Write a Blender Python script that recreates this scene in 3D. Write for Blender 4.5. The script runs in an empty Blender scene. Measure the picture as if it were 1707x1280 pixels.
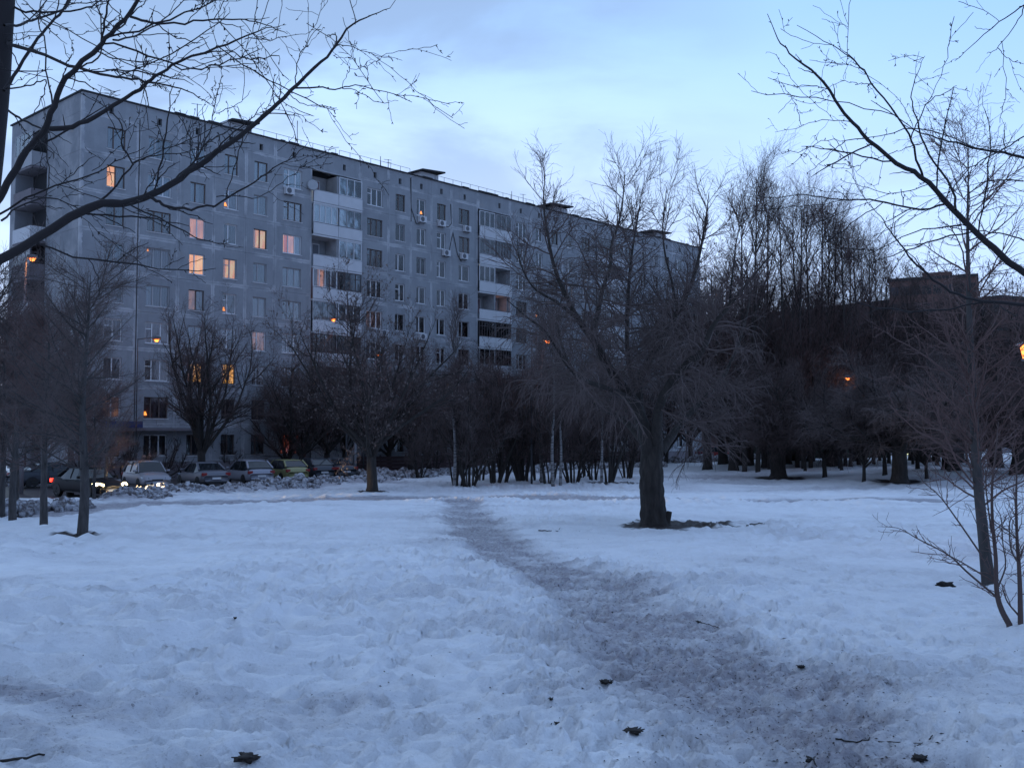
import bpy, math, random
import numpy as np
from mathutils import Vector, Matrix
PI = math.pi
R = math.radians
random.seed(7)
scene = bpy.context.scene
C = scene.collection

# ------------------------------------------------------------------ camera
F = 1680.0; CX, CY = 853.5, 640.0; HOR = 724.0; EYE = 3.1
PITCH = math.atan((HOR-CY)/F)
cam = bpy.data.cameras.new('camera'); camo = bpy.data.objects.new('camera', cam); C.objects.link(camo)
camo.location = (0, 0, EYE); camo.rotation_euler = (PI/2+PITCH, 0, 0)
cam.sensor_fit = 'HORIZONTAL'; cam.sensor_width = 36; cam.lens = 36*F/1707
cam.clip_start = 0.1; cam.clip_end = 3000
scene.camera = camo
# ------------------------------------------------------------------ view
vs = scene.view_settings
vs.view_transform = 'Standard'; vs.look = 'None'; vs.gamma = 1; vs.exposure = 0.97; vs.use_curve_mapping = False
scene.cycles.max_bounces = 6; scene.cycles.diffuse_bounces = 3; scene.cycles.transparent_max_bounces = 12
scene.cycles.use_denoising = True
# ------------------------------------------------------------------ sky
W = bpy.data.worlds.new('World'); scene.world = W; W.use_nodes = True
nt = W.node_tree; nt.nodes.clear()
def N(t, **k):
    n = nt.nodes.new(t)
    for a, b in k.items(): setattr(n, a, b)
    return n
def L(a, b): nt.links.new(a, b)
def M_(op, a, b=None, c=None, clamp=False):
    n = N('ShaderNodeMath', operation=op); n.use_clamp = clamp
    for i, v in enumerate((a, b, c)):
        if v is None: continue
        if isinstance(v, (int, float)): n.inputs[i].default_value = v
        else: L(v, n.inputs[i])
    return n.outputs[0]
def mixc(f, a, b, mode='MIX'):
    n = N('ShaderNodeMix', data_type='RGBA', blend_type=mode)
    for i, v in ((0, f), (6, a), (7, b)):
        if isinstance(v, (int, float)): n.inputs[i].default_value = v
        elif isinstance(v, tuple): n.inputs[i].default_value = (*v, 1)
        else: L(v, n.inputs[i])
    return n.outputs[2]
def ramp(f, pts, interp='LINEAR'):
    n = N('ShaderNodeValToRGB'); n.color_ramp.interpolation = interp
    cr = n.color_ramp
    while len(cr.elements) < len(pts): cr.elements.new(0.5)
    for e, (p, c) in zip(cr.elements, pts):
        e.position = p; e.color = (*c, 1) if isinstance(c, tuple) else (c, c, c, 1)
    L(f, n.inputs[0]); return n.outputs[0]
tc = N('ShaderNodeTexCoord'); sep = N('ShaderNodeSeparateXYZ'); L(tc.outputs['Generated'], sep.inputs[0])
X, Y, Z = sep.outputs
el = M_('MAXIMUM', Z, 0.0)
base = ramp(el, [(0.0, (0.50, 0.52, 0.72)), (0.07, (0.47, 0.56, 0.84)), (0.14, (0.44, 0.58, 0.88)), (0.22, (0.40, 0.57, 0.88)), (0.38, (0.29, 0.48, 0.79)), (0.6, (0.32, 0.47, 0.76)), (1.0, (0.33, 0.46, 0.73))])
# the after-glow lies ahead, a little left; away from it the sky is deeper
az = M_('ADD', M_('MULTIPLY', X, -0.12), M_('MULTIPLY', Y, 0.99))
glow = M_('POWER', M_('MAXIMUM', az, 0.0), 6.0)
glow = M_('MULTIPLY', glow, ramp(el, [(0, 0.6), (0.16, 1.0), (0.40, 0.0)]))
base = mixc(M_('MULTIPLY', glow, 0.55), base, (0.65, 0.76, 0.96))
back = ramp(M_('ADD', M_('MULTIPLY', Y, 0.5), 0.5), [(0.0, (0.60, 0.63, 0.70)), (0.85, (1, 1, 1))])
base = mixc(1.0, base, back, 'MULTIPLY')
rb = M_('MULTIPLY', M_('ADD', X, -0.10), 2.0, clamp=True)
base = mixc(M_('MULTIPLY', rb, 0.55), base, mixc(1.0, base, (0.68, 0.80, 0.93), 'MULTIPLY'))
# soft stratus, thicker up and to the left
cz = M_('ADD', el, 0.16)
comb = N('ShaderNodeCombineXYZ'); L(M_('DIVIDE', X, cz), comb.inputs[0]); L(M_('DIVIDE', Y, cz), comb.inputs[1])
mp = N('ShaderNodeMapping'); L(comb.outputs[0], mp.inputs[0]); mp.inputs['Scale'].default_value = (0.85, 1.0, 1); mp.inputs['Location'].default_value = (2.3, 4.1, 0)
n1 = N('ShaderNodeTexNoise'); L(mp.outputs[0], n1.inputs['Vector']); n1.inputs['Scale'].default_value = 1.9; n1.inputs['Detail'].default_value = 7; n1.inputs['Roughness'].default_value = 0.52; n1.inputs['Distortion'].default_value = 0.25
cm = ramp(n1.outputs['Fac'], [(0.33, 0.0), (0.58, 1.0)], 'EASE')
side = ramp(M_('ADD', X, 0.5), [(0.25, 1.0), (0.58, 0.9), (0.74, 0.12), (1.0, 0.12)])
cm = M_('MULTIPLY', M_('MULTIPLY', cm, side), ramp(el, [(0.08, 0.35), (0.26, 0.8), (0.4, 1.0)]))
base = mixc(M_('MULTIPLY', cm, 0.85), base, (0.205, 0.29, 0.44))
# a small dark cloud bank low behind the roof
n2 = N('ShaderNodeTexNoise'); mp2 = N('ShaderNodeMapping'); L(tc.outputs['Generated'], mp2.inputs[0]); mp2.inputs['Scale'].default_value = (6, 6, 22); mp2.inputs['Location'].default_value = (0.3, 0.2, 1.4)
L(mp2.outputs[0], n2.inputs['Vector']); n2.inputs['Scale'].default_value = 1.0; n2.inputs['Detail'].default_value = 6
lb = M_('MULTIPLY', ramp(n2.outputs['Fac'], [(0.50, 0.0), (0.66, 1.0)]), ramp(el, [(0.16, 0.6), (0.235, 0.6), (0.28, 0.0)]))
base = mixc(M_('MULTIPLY', lb, 0.6), base, (0.33, 0.42, 0.66))
sky = N('ShaderNodeTexSky', sky_type='NISHITA'); sky.sun_disc = False
sky.sun_elevation = R(0.5); sky.sun_rotation = R(-8); sky.air_density = 1.2; sky.dust_density = 0.6; sky.ozone_density = 4
hs = N('ShaderNodeBackground'); hs.inputs[1].default_value = 0.05; L(sky.outputs[0], hs.inputs[0])
bg = N('ShaderNodeBackground'); bg.inputs[1].default_value = 0.80; L(base, bg.inputs[0])
ad = N('ShaderNodeAddShader'); L(bg.outputs[0], ad.inputs[0]); L(hs.outputs[0], ad.inputs[1])
out = N('ShaderNodeOutputWorld'); L(ad.outputs[0], out.inputs[0])
# the sun has just set: only a faint broad light from the glow
sl = bpy.data.lights.new('sun', 'SUN'); sl.energy = 0.22; sl.angle = R(25); sl.color = (0.7, 0.88, 1.0)
so = bpy.data.objects.new('sun', sl); C.objects.link(so)
so.rotation_euler = Vector((0.35, -0.90, -0.28)).to_track_quat('-Z', 'Y').to_euler()

# ------------------------------------------------------------------ material helpers
class MT:
    def __init__(s, name):
        s.m = bpy.data.materials.new(name); s.m.use_nodes = True; s.nt = s.m.node_tree
        s.b = s.nt.nodes['Principled BSDF']
    def n(s, t, **k):
        x = s.nt.nodes.new(t)
        for a, v in k.items(): setattr(x, a, v)
        return x
    def l(s, a, b): s.nt.links.new(a, b)
    def put(s, sock, v):
        if isinstance(v, (int, float)): sock.default_value = v
        elif isinstance(v, tuple): sock.default_value = (*v, 1) if len(v) == 3 and len(sock.default_value) == 4 else v
        else: s.l(v, sock)
    def math(s, op, a, b=0.0, clamp=False):
        x = s.n('ShaderNodeMath', operation=op); x.use_clamp = clamp; s.put(x.inputs[0], a); s.put(x.inputs[1], b); return x.outputs[0]
    def mix(s, f, a, b, mode='MIX'):
        x = s.n('ShaderNodeMix', data_type='RGBA', blend_type=mode); s.put(x.inputs[0], f); s.put(x.inputs[6], a); s.put(x.inputs[7], b); return x.outputs[2]
    def ramp(s, f, pts):
        x = s.n('ShaderNodeValToRGB'); cr = x.color_ramp
        while len(cr.elements) < len(pts): cr.elements.new(0.5)
        for e, (p, c) in zip(cr.elements, pts):
            e.position = p; e.color = (*c, 1) if isinstance(c, tuple) else (c, c, c, 1)
        s.l(f, x.inputs[0]); return x.outputs[0]
    def co(s, which='Object', scale=(1, 1, 1)):
        if which == 'World': o = s.n('ShaderNodeNewGeometry').outputs['Position']
        else: o = s.n('ShaderNodeTexCoord').outputs[which]
        m = s.n('ShaderNodeMapping'); s.l(o, m.inputs[0]); m.inputs['Scale'].default_value = scale; return m.outputs[0]
    def noise(s, v, scale, detail=4, rough=0.55, dist=0.0):
        x = s.n('ShaderNodeTexNoise'); s.l(v, x.inputs['Vector']); x.inputs['Scale'].default_value = scale
        x.inputs['Detail'].default_value = detail; x.inputs['Roughness'].default_value = rough; x.inputs['Distortion'].default_value = dist
        return x.outputs['Fac']
    def bump(s, h, strength=0.5, dist=0.02):
        x = s.n('ShaderNodeBump'); s.l(h, x.inputs['Height']); x.inputs['Strength'].default_value = strength; x.inputs['Distance'].default_value = dist
        s.l(x.outputs[0], s.b.inputs['Normal'])
    def base(s, c, rough=0.8, **k):
        s.put(s.b.inputs['Base Color'], c); s.put(s.b.inputs['Roughness'], rough)
        for a, v in k.items(): s.put(s.b.inputs[a.replace('_', ' ')], v)
        return s.m
def plain(name, c, rough=0.7, var=0.25, scale=6, which='Object', **k):
    t = MT(name); n = t.noise(t.co(which), scale, 5, 0.6)
    t.base(t.mix(n, tuple(x*(1-var) for x in c), tuple(min(1, x*(1+var)) for x in c)), rough, **k)
    return t.m
def emis(name, c, s, c2=None):
    t = MT(name); t.base((0.3, 0.25, 0.2), 0.7)
    if c2:
        n = t.noise(t.co('Object', (2.5, 2.5, 0.8)), 1.6, 3, 0.6)
        t.put(t.b.inputs['Emission Color'], t.mix(t.ramp(n, [(0.38, 0.0), (0.62, 1.0)]), c, c2))
    else: t.put(t.b.inputs['Emission Color'], c)
    t.b.inputs['Emission Strength'].default_value = s
    return t.m

# ------------------------------------------------------------------ object helpers
def link(name, me, parent=None, mat=None):
    o = bpy.data.objects.new(name, me); C.objects.link(o)
    if parent is not None: o.parent = parent
    if mat is not None and me is not None and not me.materials: me.materials.append(mat)
    return o
def tag(o, label=None, cat=None, group=None, kind=None):
    if label: o['label'] = label
    if cat: o['category'] = cat
    if group: o['group'] = group
    if kind: o['kind'] = kind
    return o
def empty(name, loc, rz=0, label=None, cat=None, group=None):
    o = bpy.data.objects.new(name, None); C.objects.link(o); o.location = loc; o.rotation_euler = (0, 0, rz); o.empty_display_size = .3
    return tag(o, label, cat, group)
def mesh_np(name, V, Q, smooth=False):
    me = bpy.data.meshes.new(name); V = np.asarray(V, np.float32); Q = np.asarray(Q, np.int32)
    me.vertices.add(len(V)); me.vertices.foreach_set('co', V.ravel())
    k = Q.shape[1]
    me.loops.add(Q.size); me.loops.foreach_set('vertex_index', Q.ravel())
    me.polygons.add(len(Q)); me.polygons.foreach_set('loop_start', np.arange(0, Q.size, k, dtype=np.int32))
    me.update(calc_edges=True)
    if smooth: me.polygons.foreach_set('use_smooth', np.ones(len(Q), bool))
    return me
class MB:
    def __init__(s): s.v = []; s.f = []
    def add(s, v, f):
        o = len(s.v); s.v += [tuple(p) for p in v]; s.f += [tuple(i+o for i in q) for q in f]; return s
    def box(s, x0, x1, y0, y1, z0, z1):
        return s.add([(x0,y0,z0),(x1,y0,z0),(x1,y1,z0),(x0,y1,z0),(x0,y0,z1),(x1,y0,z1),(x1,y1,z1),(x0,y1,z1)],
                     [(0,3,2,1),(4,5,6,7),(0,1,5,4),(1,2,6,5),(2,3,7,6),(3,0,4,7)])
    def cyl(s, p0, p1, r0, r1=None, k=10, cap=True):
        r1 = r0 if r1 is None else r1
        p0, p1 = Vector(p0), Vector(p1); d = (p1-p0).normalized(); a = d.orthogonal().normalized(); b = d.cross(a)
        v = [p0+(a*math.cos(2*PI*i/k)+b*math.sin(2*PI*i/k))*r0 for i in range(k)]+[p1+(a*math.cos(2*PI*i/k)+b*math.sin(2*PI*i/k))*r1 for i in range(k)]
        f = [(i, (i+1) % k, k+(i+1) % k, k+i) for i in range(k)]
        if cap: f += [tuple(range(k-1, -1, -1)), tuple(range(k, 2*k))]
        return s.add(v, f)
    def me(s, name='mesh', smooth=False, mat=None):
        m = bpy.data.meshes.new(name); m.from_pydata(s.v, [], s.f); m.update()
        if smooth:
            for p in m.polygons: p.use_smooth = True
        if mat: m.materials.append(mat)
        return m
    def build(s, name, mat, parent=None, smooth=False, bevel=0):
        o = link(name, s.me(name, smooth), parent, mat)
        if bevel:
            b = o.modifiers.new('bevel', 'BEVEL'); b.width = bevel; b.segments = 2; b.limit_method = 'ANGLE'
        return o
def copy_tree(o, parent=None):
    c = o.copy(); C.objects.link(c)
    if parent is not None: c.parent = parent
    for ch in list(o.children): copy_tree(ch, c)
    return c

# ------------------------------------------------------------------ picture <-> place
fwd = np.array([0, math.cos(PITCH), math.sin(PITCH)]); upv = np.array([0, -math.sin(PITCH), math.cos(PITCH)]); rgt = np.array([1., 0, 0])
E0 = np.array([0, 0, EYE])
def ray(px, py): return rgt*(px-CX) + upv*(CY-py) + fwd*F
def at_y(px, py, y): d = ray(px, py); return E0 + d*(y/d[1])
def at_z(px, py, z): d = ray(px, py); return E0 + d*((z-EYE)/d[2])

# ------------------------------------------------------------------ noise
_rs = np.random.RandomState(11)
_perm = _rs.permutation(256); _perm = np.concatenate([_perm, _perm]); _g = _rs.rand(256)*2*PI; _gx, _gy = np.cos(_g), np.sin(_g)
def perlin(x, y):
    xi = np.floor(x).astype(int); yi = np.floor(y).astype(int); xf = x-xi; yf = y-yi; xi &= 255; yi &= 255
    u = xf*xf*xf*(xf*(xf*6-15)+10); v = yf*yf*yf*(yf*(yf*6-15)+10)
    def g(a, b, dx, dy):
        h = _perm[_perm[a & 255]+(b & 255)]; return _gx[h]*dx+_gy[h]*dy
    return ((g(xi, yi, xf, yf)*(1-u)+g(xi+1, yi, xf-1, yf)*u)*(1-v)+(g(xi, yi+1, xf, yf-1)*(1-u)+g(xi+1, yi+1, xf-1, yf-1)*u)*v)*1.5
def sstep(a, b, x): t = np.clip((x-a)/(b-a), 0, 1); return t*t*(3-2*t)

# ------------------------------------------------------------------ ground shape
def h_base(x, y):
    x = np.asarray(x, float); y = np.asarray(y, float)
    t = np.clip(y, -60, 200)
    s = 1.5-0.0375*np.maximum(t, 0)
    k = 0.35
    s = np.where(t < 55, np.log1p(np.exp(np.clip(s/k, -30, 30)))*k, 0.0)*sstep(62, 44, t)
    s = s + 0.30*np.exp(-((x+4.6)/2.6)**2-((y-9.5)/2.6)**2)       # swell to the left
    s = s + 0.16*np.exp(-((x-6.0)/1.6)**2-((y-10.2)/0.9)**2)
    s = s + 0.55*sstep(14, 30, x)*sstep(50, 70, y)*sstep(200, 120, y)
    return s
def on_ground(px, py):
    d = ray(px, py); d = d/d[1]; lo = 1.0
    for y in np.concatenate([np.arange(2, 60, .25), np.arange(60, 400, 1)]):
        p = E0+d*y
        if p[2] <= float(h_base(p[0], y)):
            for _ in range(18):
                m = (lo+y)/2; q = E0+d*m
                if q[2] <= float(h_base(q[0], m)): y = m
                else: lo = m
            return E0+d*y
        lo = y
    return E0+d*400
path_px = [(772, 838), (778, 862), (815, 893), (885, 930), (965, 968), (1050, 1015), (1130, 1068), (1215, 1125), (1310, 1195), (1420, 1290)]
PATH = np.array([on_ground(*p)[:2] for p in path_px]); PATH = np.vstack([PATH, PATH[-1]+(PATH[-1]-PATH[-2])*6])
PATH = np.vstack([PATH[0]+np.array([-.3, 1.5]), PATH])
CROSS = np.array([on_ground(*p)[:2] for p in [(-250, 862), (60, 856), (200, 845), (350, 837), (480, 833), (640, 830), (780, 828), (950, 830), (1150, 832), (1300, 834), (1500, 834), (1750, 832)]])
CROSS = np.vstack([CROSS, CROSS[-1]+np.array([30, 1])])
def dline(x, y, P):
    d = np.full(np.shape(x), 1e9)
    for a, b in zip(P[:-1], P[1:]):
        ab = b-a; t = np.clip(((x-a[0])*ab[0]+(y-a[1])*ab[1])/(ab@ab), 0, 1)
        d = np.minimum(d, np.hypot(x-a[0]-t*ab[0], y-a[1]-t*ab[1]))
    return d
ROAD = np.array([on_ground(*p)[:2] for p in [(-260, 836), (60, 832), (212, 829), (262, 819), (420, 811), (600, 802), (640, 796)]] + [(2, 88.0), (-8, 87.), (-42, 50.)])
def inpoly(x, y, P):
    c = np.zeros(np.shape(x), bool); j = len(P)-1
    for i in range(len(P)):
        xi, yi, xj, yj = *P[i], *P[j]
        c ^= ((yi > y) != (yj > y)) & (x < (xj-xi)*(y-yi)/(yj-yi+1e-12)+xi); j = i
    return c
TREEPITS = []   # (x, y, radius) filled below from the trees
def detail(x, y):
    """relief of the trodden, thawed and frozen snow; also returns the dirt value"""
    wx = x+0.25*perlin(x*1.1+9, y*1.1); wy = y+0.25*perlin(x*1.1, y*1.1+31)
    big = perlin(x*0.22+3, y*0.22+8)*0.10
    mid = (1-np.abs(perlin(wx*0.9, wy*1.2)))*0.12
    sm = perlin(wx*2.1+5, wy*3.2)*0.10
    rid = -np.clip(np.abs(perlin(wx*2.6+40, wy*3.8+2)), 0, .42)*0.15
    fine = (perlin(wx*5+1, wy*8.0)*0.032 - np.clip(.25-np.abs(perlin(wx*3.4+21, wy*6.5)), 0, 1)*0.12)*(.25+.75*sstep(-.2, .4, perlin(x*.45+60, y*.5+3))) + perlin(wx*11+1, wy*15.0)*0.010 - np.clip(.16-np.abs(perlin(wx*6+71, wy*10+5)), 0, 1)*0.085
    trod = sstep(-.25, .35, perlin(x*0.12+50, y*0.10+7)+0.15)
    # footprints: cellular dents
    dp = dline(x, y, PATH); wob = perlin(x*0.8, y*0.5+77)*0.35
    m = sstep(1.20, 0.35, dp+wob*.7)                                  # trodden path
    side = sstep(2.6, .7, dp+2.0*wob+.5*(x > np.interp(y, PATH[::-1, 1], PATH[::-1, 0])))
    dc = dline(x, y, CROSS); mc = sstep(2.2, 1.3, dc+1.2*wob)
    z = big*1.3+(mid*.9+sm*.85+rid*1.15)*(0.45+0.7*trod)*(1-0.75*m)*(1-.6*mc)+fine*(1+0.8*side)
    z += -0.08*m-0.06*mc*(y > 20)
    z += m*(perlin(wx*4.5+12, wy*6.5)*0.030+perlin(wx*9+12, wy*14)*0.016)
    z += 0.03*np.exp(-((dc-1.7)/0.5)**2)*(y < 46.5)*(y > 30)*(1+perlin(x*.8, y*.8))*0.7
    p1 = perlin(x*1.3+7, y*1.7); p2 = perlin(x*0.35+77, y*0.45+2)
    left = np.exp(-((x+3.2)/1.8)**2-((y-6.4)/1.1)**2)
    dirt_tint = np.clip(m*(0.80+0.28*p1)+side*(0.12+0.30*p2+0.20*p1)+mc*(0.95+0.3*p1)*(y > 20)+0.60*left*(.7+1.2*p1)+np.clip(p2*.34, 0, 1)+.05*(y < 16)+0.22*np.clip(p1-.05, 0, 1), 0, 1)  # besides path dirt, tints the near foreground and broad patches darker
    return z, dirt_tint
def ground_full(x, y):
    z, dirt_tint = detail(x, y)
    fade = sstep(140, 60, y); b = h_base(x, y)
    z = b+z*np.clip(fade, .3, 1)
    far = sstep(50, 58, y)*sstep(200, 60, y)
    dirt_tint = np.clip(dirt_tint+far*(0.18+0.9*np.clip(perlin(x*.09+4, y*.16+1)+.1, 0, 1)), 0, 1)
    dh = dline(x, y, RIDGE); z = z+.20*np.exp(-(dh/.6)**2)*(1+.8*perlin(x*1.3, y*1.3)+.8*perlin(x*3.2, y*3.2)); dirt_tint = np.clip(dirt_tint+1.5*np.exp(-(dh/1.1)**2)*(.75+perlin(x*2.2, y*2.2)), 0, 1)
    road = inpoly(x, y, ROAD); z = np.where(road, -0.07, z)
    soil = np.zeros_like(x)
    for (cx, cy, rx, ry, dep) in TREEPITS:
        rr = np.hypot((x-cx)/rx, (y-cy)/ry)+0.35*perlin(x*1.6+cx, y*2.2+cy)
        k = sstep(1.1, 0.85, rr); z = z-dep*k; soil = np.maximum(soil, k)
    return z, dirt_tint, soil
RIDGE = np.array([on_ground(*p)[:2] for p in [(205, 837), (235, 830), (300, 825), (380, 821), (450, 816), (520, 811), (600, 805), (640, 801)]])
def gz(x, y):
    a, _, _ = ground_full(np.array([float(x)]), np.array([float(y)])); return float(a[0])
rng = np.random.RandomState(5)
# base points of the trees that stand near enough to have thawed soil round them
WIL = on_ground(1089, 878)
TREEPITS += [(WIL[0]+0.8, WIL[1]+0.5, 1.4, 2.2, -0.015), (WIL[0], WIL[1], 0.85, 1.2, -0.02)]
_p = on_ground(137, 897); TREEPITS.append((_p[0]-.15, _p[1], 0.45, 0.6, 0.01))
_p = on_ground(620, 822); TREEPITS.append((_p[0], _p[1], 0.9, 1.2, 0.0))
for q in ((1297, 797), (1500, 804), (1015, 806)):
    _p = on_ground(*q); TREEPITS.append((_p[0], _p[1], 1.7, 2.4, 0.0))

# ------------------------------------------------------------------ ground sheet
def axis(segs):
    out = []
    for a, b, d in segs: out.append(np.arange(a, b-1e-6, d))
    return np.concatenate(out+[np.array([segs[-1][1]])])
xs = axis([(-900, -200, 100), (-200, -60, 10), (-60, -30, 1), (-30, -14, .3), (-14, -7, .12), (-7, -4, .06), (-4, 5.5, .030), (5.5, 8, .06), (8, 15, .12), (15, 32, .3), (32, 70, 1), (70, 200, 10), (200, 900, 100)])
ys = axis([(-400, -40, 60), (-40, -5, 5), (-5, 3.8, .5), (3.8, 9, .030), (9, 15, .05), (15, 22, .09), (22, 34, .16), (34, 56, .25), (56, 80, .8), (80, 160, 4), (160, 400, 40), (400, 2000, 400)])
GX, GY = np.meshgrid(xs, ys); gx, gy = GX.ravel(), GY.ravel()
gzv, gd, gs = ground_full(gx, gy)
nx, ny = len(xs), len(ys)
# boot prints pressed into the soft snow, thick along the path and thinning away from it
ZG = gzv.reshape(ny, nx); fr_ = np.random.RandomState(17)
for q in range(1500):
    y0 = 3.6+15*fr_.rand()**1.3; xc_ = np.interp(y0, PATH[::-1, 1], PATH[::-1, 0])
    x0 = xc_+fr_.normal()*1.3 if q % 3 else fr_.uniform(-.36, .36)*y0
    if x0 < -4.4 or x0 > 6: continue
    th = fr_.normal()*.5+(PI/2 if fr_.rand() < .8 else 0.3); ca_, sa_ = math.cos(th), math.sin(th); dep = fr_.uniform(.025, .055)*(.45 if abs(x0-xc_) < .6 else 1)
    i0, i1 = np.searchsorted(xs, x0-.3), np.searchsorted(xs, x0+.3); j0, j1 = np.searchsorted(ys, y0-.3), np.searchsorted(ys, y0+.3)
    if i1-i0 < 3 or j1-j0 < 3: continue
    xx, yy = np.meshgrid(xs[i0:i1]-x0, ys[j0:j1]-y0); u_ = xx*ca_+yy*sa_; v_ = -xx*sa_+yy*ca_
    rr = np.sqrt((u_/.15)**2+(v_/(.052+.012*np.tanh(u_*12)))**2)
    ZG[j0:j1, i0:i1] += -dep*sstep(1.12, .75, rr)+dep*.35*np.exp(-((rr-1.35)/.25)**2)
gzv = ZG.ravel()
def gfull(x, y):
    i = min(max(int(np.searchsorted(xs, x))-1, 0), nx-2); j = min(max(int(np.searchsorted(ys, y))-1, 0), ny-2)
    u = (x-xs[i])/(xs[i+1]-xs[i]); v = (y-ys[j])/(ys[j+1]-ys[j])
    return float((ZG[j, i]*(1-u)+ZG[j, i+1]*u)*(1-v)+(ZG[j+1, i]*(1-u)+ZG[j+1, i+1]*u)*v)
def on_snow(px, py):
    d = ray(px, py); d = d/d[1]
    for y in np.arange(3, 60, .03):
        p = E0+d*y
        if p[2] <= gfull(p[0], y): break
    return p
idx = np.arange(nx*ny).reshape(ny, nx)
Q = np.stack([idx[:-1, :-1], idx[:-1, 1:], idx[1:, 1:], idx[1:, :-1]], -1).reshape(-1, 4)
gme = mesh_np('ground', np.stack([gx, gy, gzv], 1), Q, True)
at = gme.color_attributes.new('wear', 'FLOAT_COLOR', 'POINT')
col = np.zeros((len(gx), 4), np.float32); col[:, 0] = gd; col[:, 1] = gs; col[:, 3] = 1
at.data.foreach_set('color', col.ravel())
t = MT('thawed_snow')
a = t.n('ShaderNodeVertexColor', layer_name='wear'); sp = t.n('ShaderNodeSeparateColor'); t.l(a.outputs[0], sp.inputs[0])
wp = t.co('World')
na = t.noise(wp, 9, 8, 0.7); nb = t.noise(wp, 38, 5, 0.7); nc = t.noise(wp, 2.2, 6, 0.6)
d = t.math('MULTIPLY', sp.outputs[0], t.ramp(na, [(0.30, 0.55), (0.7, 1.3)]))
snow = t.mix(nc, (0.76, 0.765, 0.78), (0.90, 0.90, 0.91))
c = t.mix(t.math('MULTIPLY', d, 0.95, True), snow, (0.33, 0.305, 0.325))
grit = t.math('MULTIPLY', t.ramp(nb, [(0.56, 0.0), (0.66, 1.0)]), t.math('ADD', d, 0.02), True)
c = t.mix(t.math('MULTIPLY', grit, 0.9), c, (0.06, 0.05, 0.05))
vo = t.n('ShaderNodeTexVoronoi'); t.l(wp, vo.inputs['Vector']); vo.inputs['Scale'].default_value = 5.5
spk = t.math('MULTIPLY', t.math('LESS_THAN', vo.outputs['Distance'], 0.075), t.math('GREATER_THAN', na, 0.50))
c = t.mix(t.math('MULTIPLY', spk, t.math('ADD', t.math('MULTIPLY', sp.outputs[0], 0.9), 0.10), True), c, (0.05, 0.04, 0.04))
soilc = t.mix(na, (0.010, 0.008, 0.008), (0.05, 0.035, 0.03))
c = t.mix(sp.outputs[1], c, soilc)
t.bump(t.math('ADD', t.math('MULTIPLY', na, 0.7), t.math('MULTIPLY', nb, 0.35)), 0.9, 0.06)
SNOW = t.base(c, 0.62)
t.b.inputs['Specular IOR Level'].default_value = 0.3
tag(link('snow_ground', gme, None, SNOW), kind='structure')

# road sheet under the cars
mA = plain('wet_dirty_asphalt', (0.045, 0.037, 0.038), 0.55, 0.5, 0.9, 'World')
mRoad = mA
me = bpy.data.meshes.new('road'); me.from_pydata([(p[0], p[1], 0.0) for p in ROAD], [], [tuple(range(len(ROAD)))]); me.update()
tag(link('road', me, None, mRoad), kind='structure')

# ------------------------------------------------------------------ materials
def panel_mat(name, c1, c2, joint, gx_w=0.045, seed=0.0):
    t = MT(name); ob = t.n('ShaderNodeObjectInfo'); wp = t.co('World')
    n = t.noise(wp, 0.9, 7, 0.65); nf = t.noise(wp, 14, 4, 0.6); nv = t.noise(t.co('World', (1.6, 1.6, 0.12)), 1.0, 5, 0.6)
    c = t.mix(t.ramp(n, [(0.3, 0.0), (0.7, 1.0)]), c1, c2)
    c = t.mix(t.math('MULTIPLY', ob.outputs['Random'], 0.22), c, (0.20, 0.205, 0.22))
    c = t.mix(t.math('MULTIPLY', t.ramp(nv, [(0.52, 0.0), (0.72, 1.0)]), 0.30), c, (0.14, 0.14, 0.15))
    g = t.n('ShaderNodeSeparateXYZ'); t.l(t.n('ShaderNodeTexCoord').outputs['Generated'], g.inputs[0])
    ex = t.math('MINIMUM', g.outputs[0], t.math('SUBTRACT', 1.0, g.outputs[0]))
    ez = t.math('MINIMUM', g.outputs[2], t.math('SUBTRACT', 1.0, g.outputs[2]))
    nn = t.noise(wp, 2.3, 4, 0.7)
    wob = t.math('MULTIPLY', t.math('SUBTRACT', nn, 0.5), 0.09)
    jx = t.math('LESS_THAN', t.math('ADD', ex, wob), gx_w); jz = t.math('LESS_THAN', t.math('ADD', ez, wob), 0.052)
    j = t.math('MULTIPLY', t.math('MAXIMUM', jx, jz), t.ramp(t.noise(wp, 0.5, 4, 0.6), [(0.44, 0.05), (0.60, 1.0)]))
    c = t.mix(j, c, joint)
    t.bump(nf, 0.35, 0.01)
    return t.base(t.mix(t.math('MULTIPLY', nf, 0.25), c, (0.13, 0.13, 0.14)), 0.88)
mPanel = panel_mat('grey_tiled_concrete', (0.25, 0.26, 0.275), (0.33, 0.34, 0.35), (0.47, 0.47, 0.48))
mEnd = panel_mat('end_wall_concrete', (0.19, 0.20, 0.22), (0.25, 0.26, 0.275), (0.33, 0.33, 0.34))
mPlinth = plain('painted_plinth', (0.17, 0.15, 0.16), 0.9, 0.3, 1.2)
mParapet = plain('white_balcony_panel', (0.53, 0.53, 0.54), 0.8, 0.14, 1.5)
mDark = plain('dark_recess', (0.03, 0.03, 0.033), 0.9)
mWhite = plain('white_window_paint', (0.62, 0.62, 0.63), 0.5, 0.1)
mOldf = plain('old_brown_window_paint', (0.10, 0.07, 0.06), 0.6, 0.25)
mGreyf = plain('grey_window_paint', (0.33, 0.33, 0.34), 0.6, 0.15)
mRoofing = plain('bitumen_roofing', (0.03, 0.03, 0.033), 0.9)
mMetal = plain('dull_metal', (0.10, 0.10, 0.11), 0.5, 0.2, Metallic=0.4)
mGalv = plain('pale_metal', (0.35, 0.36, 0.37), 0.5, 0.2)
mCable = plain('black_cable', (0.02, 0.02, 0.02), 0.7)
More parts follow.
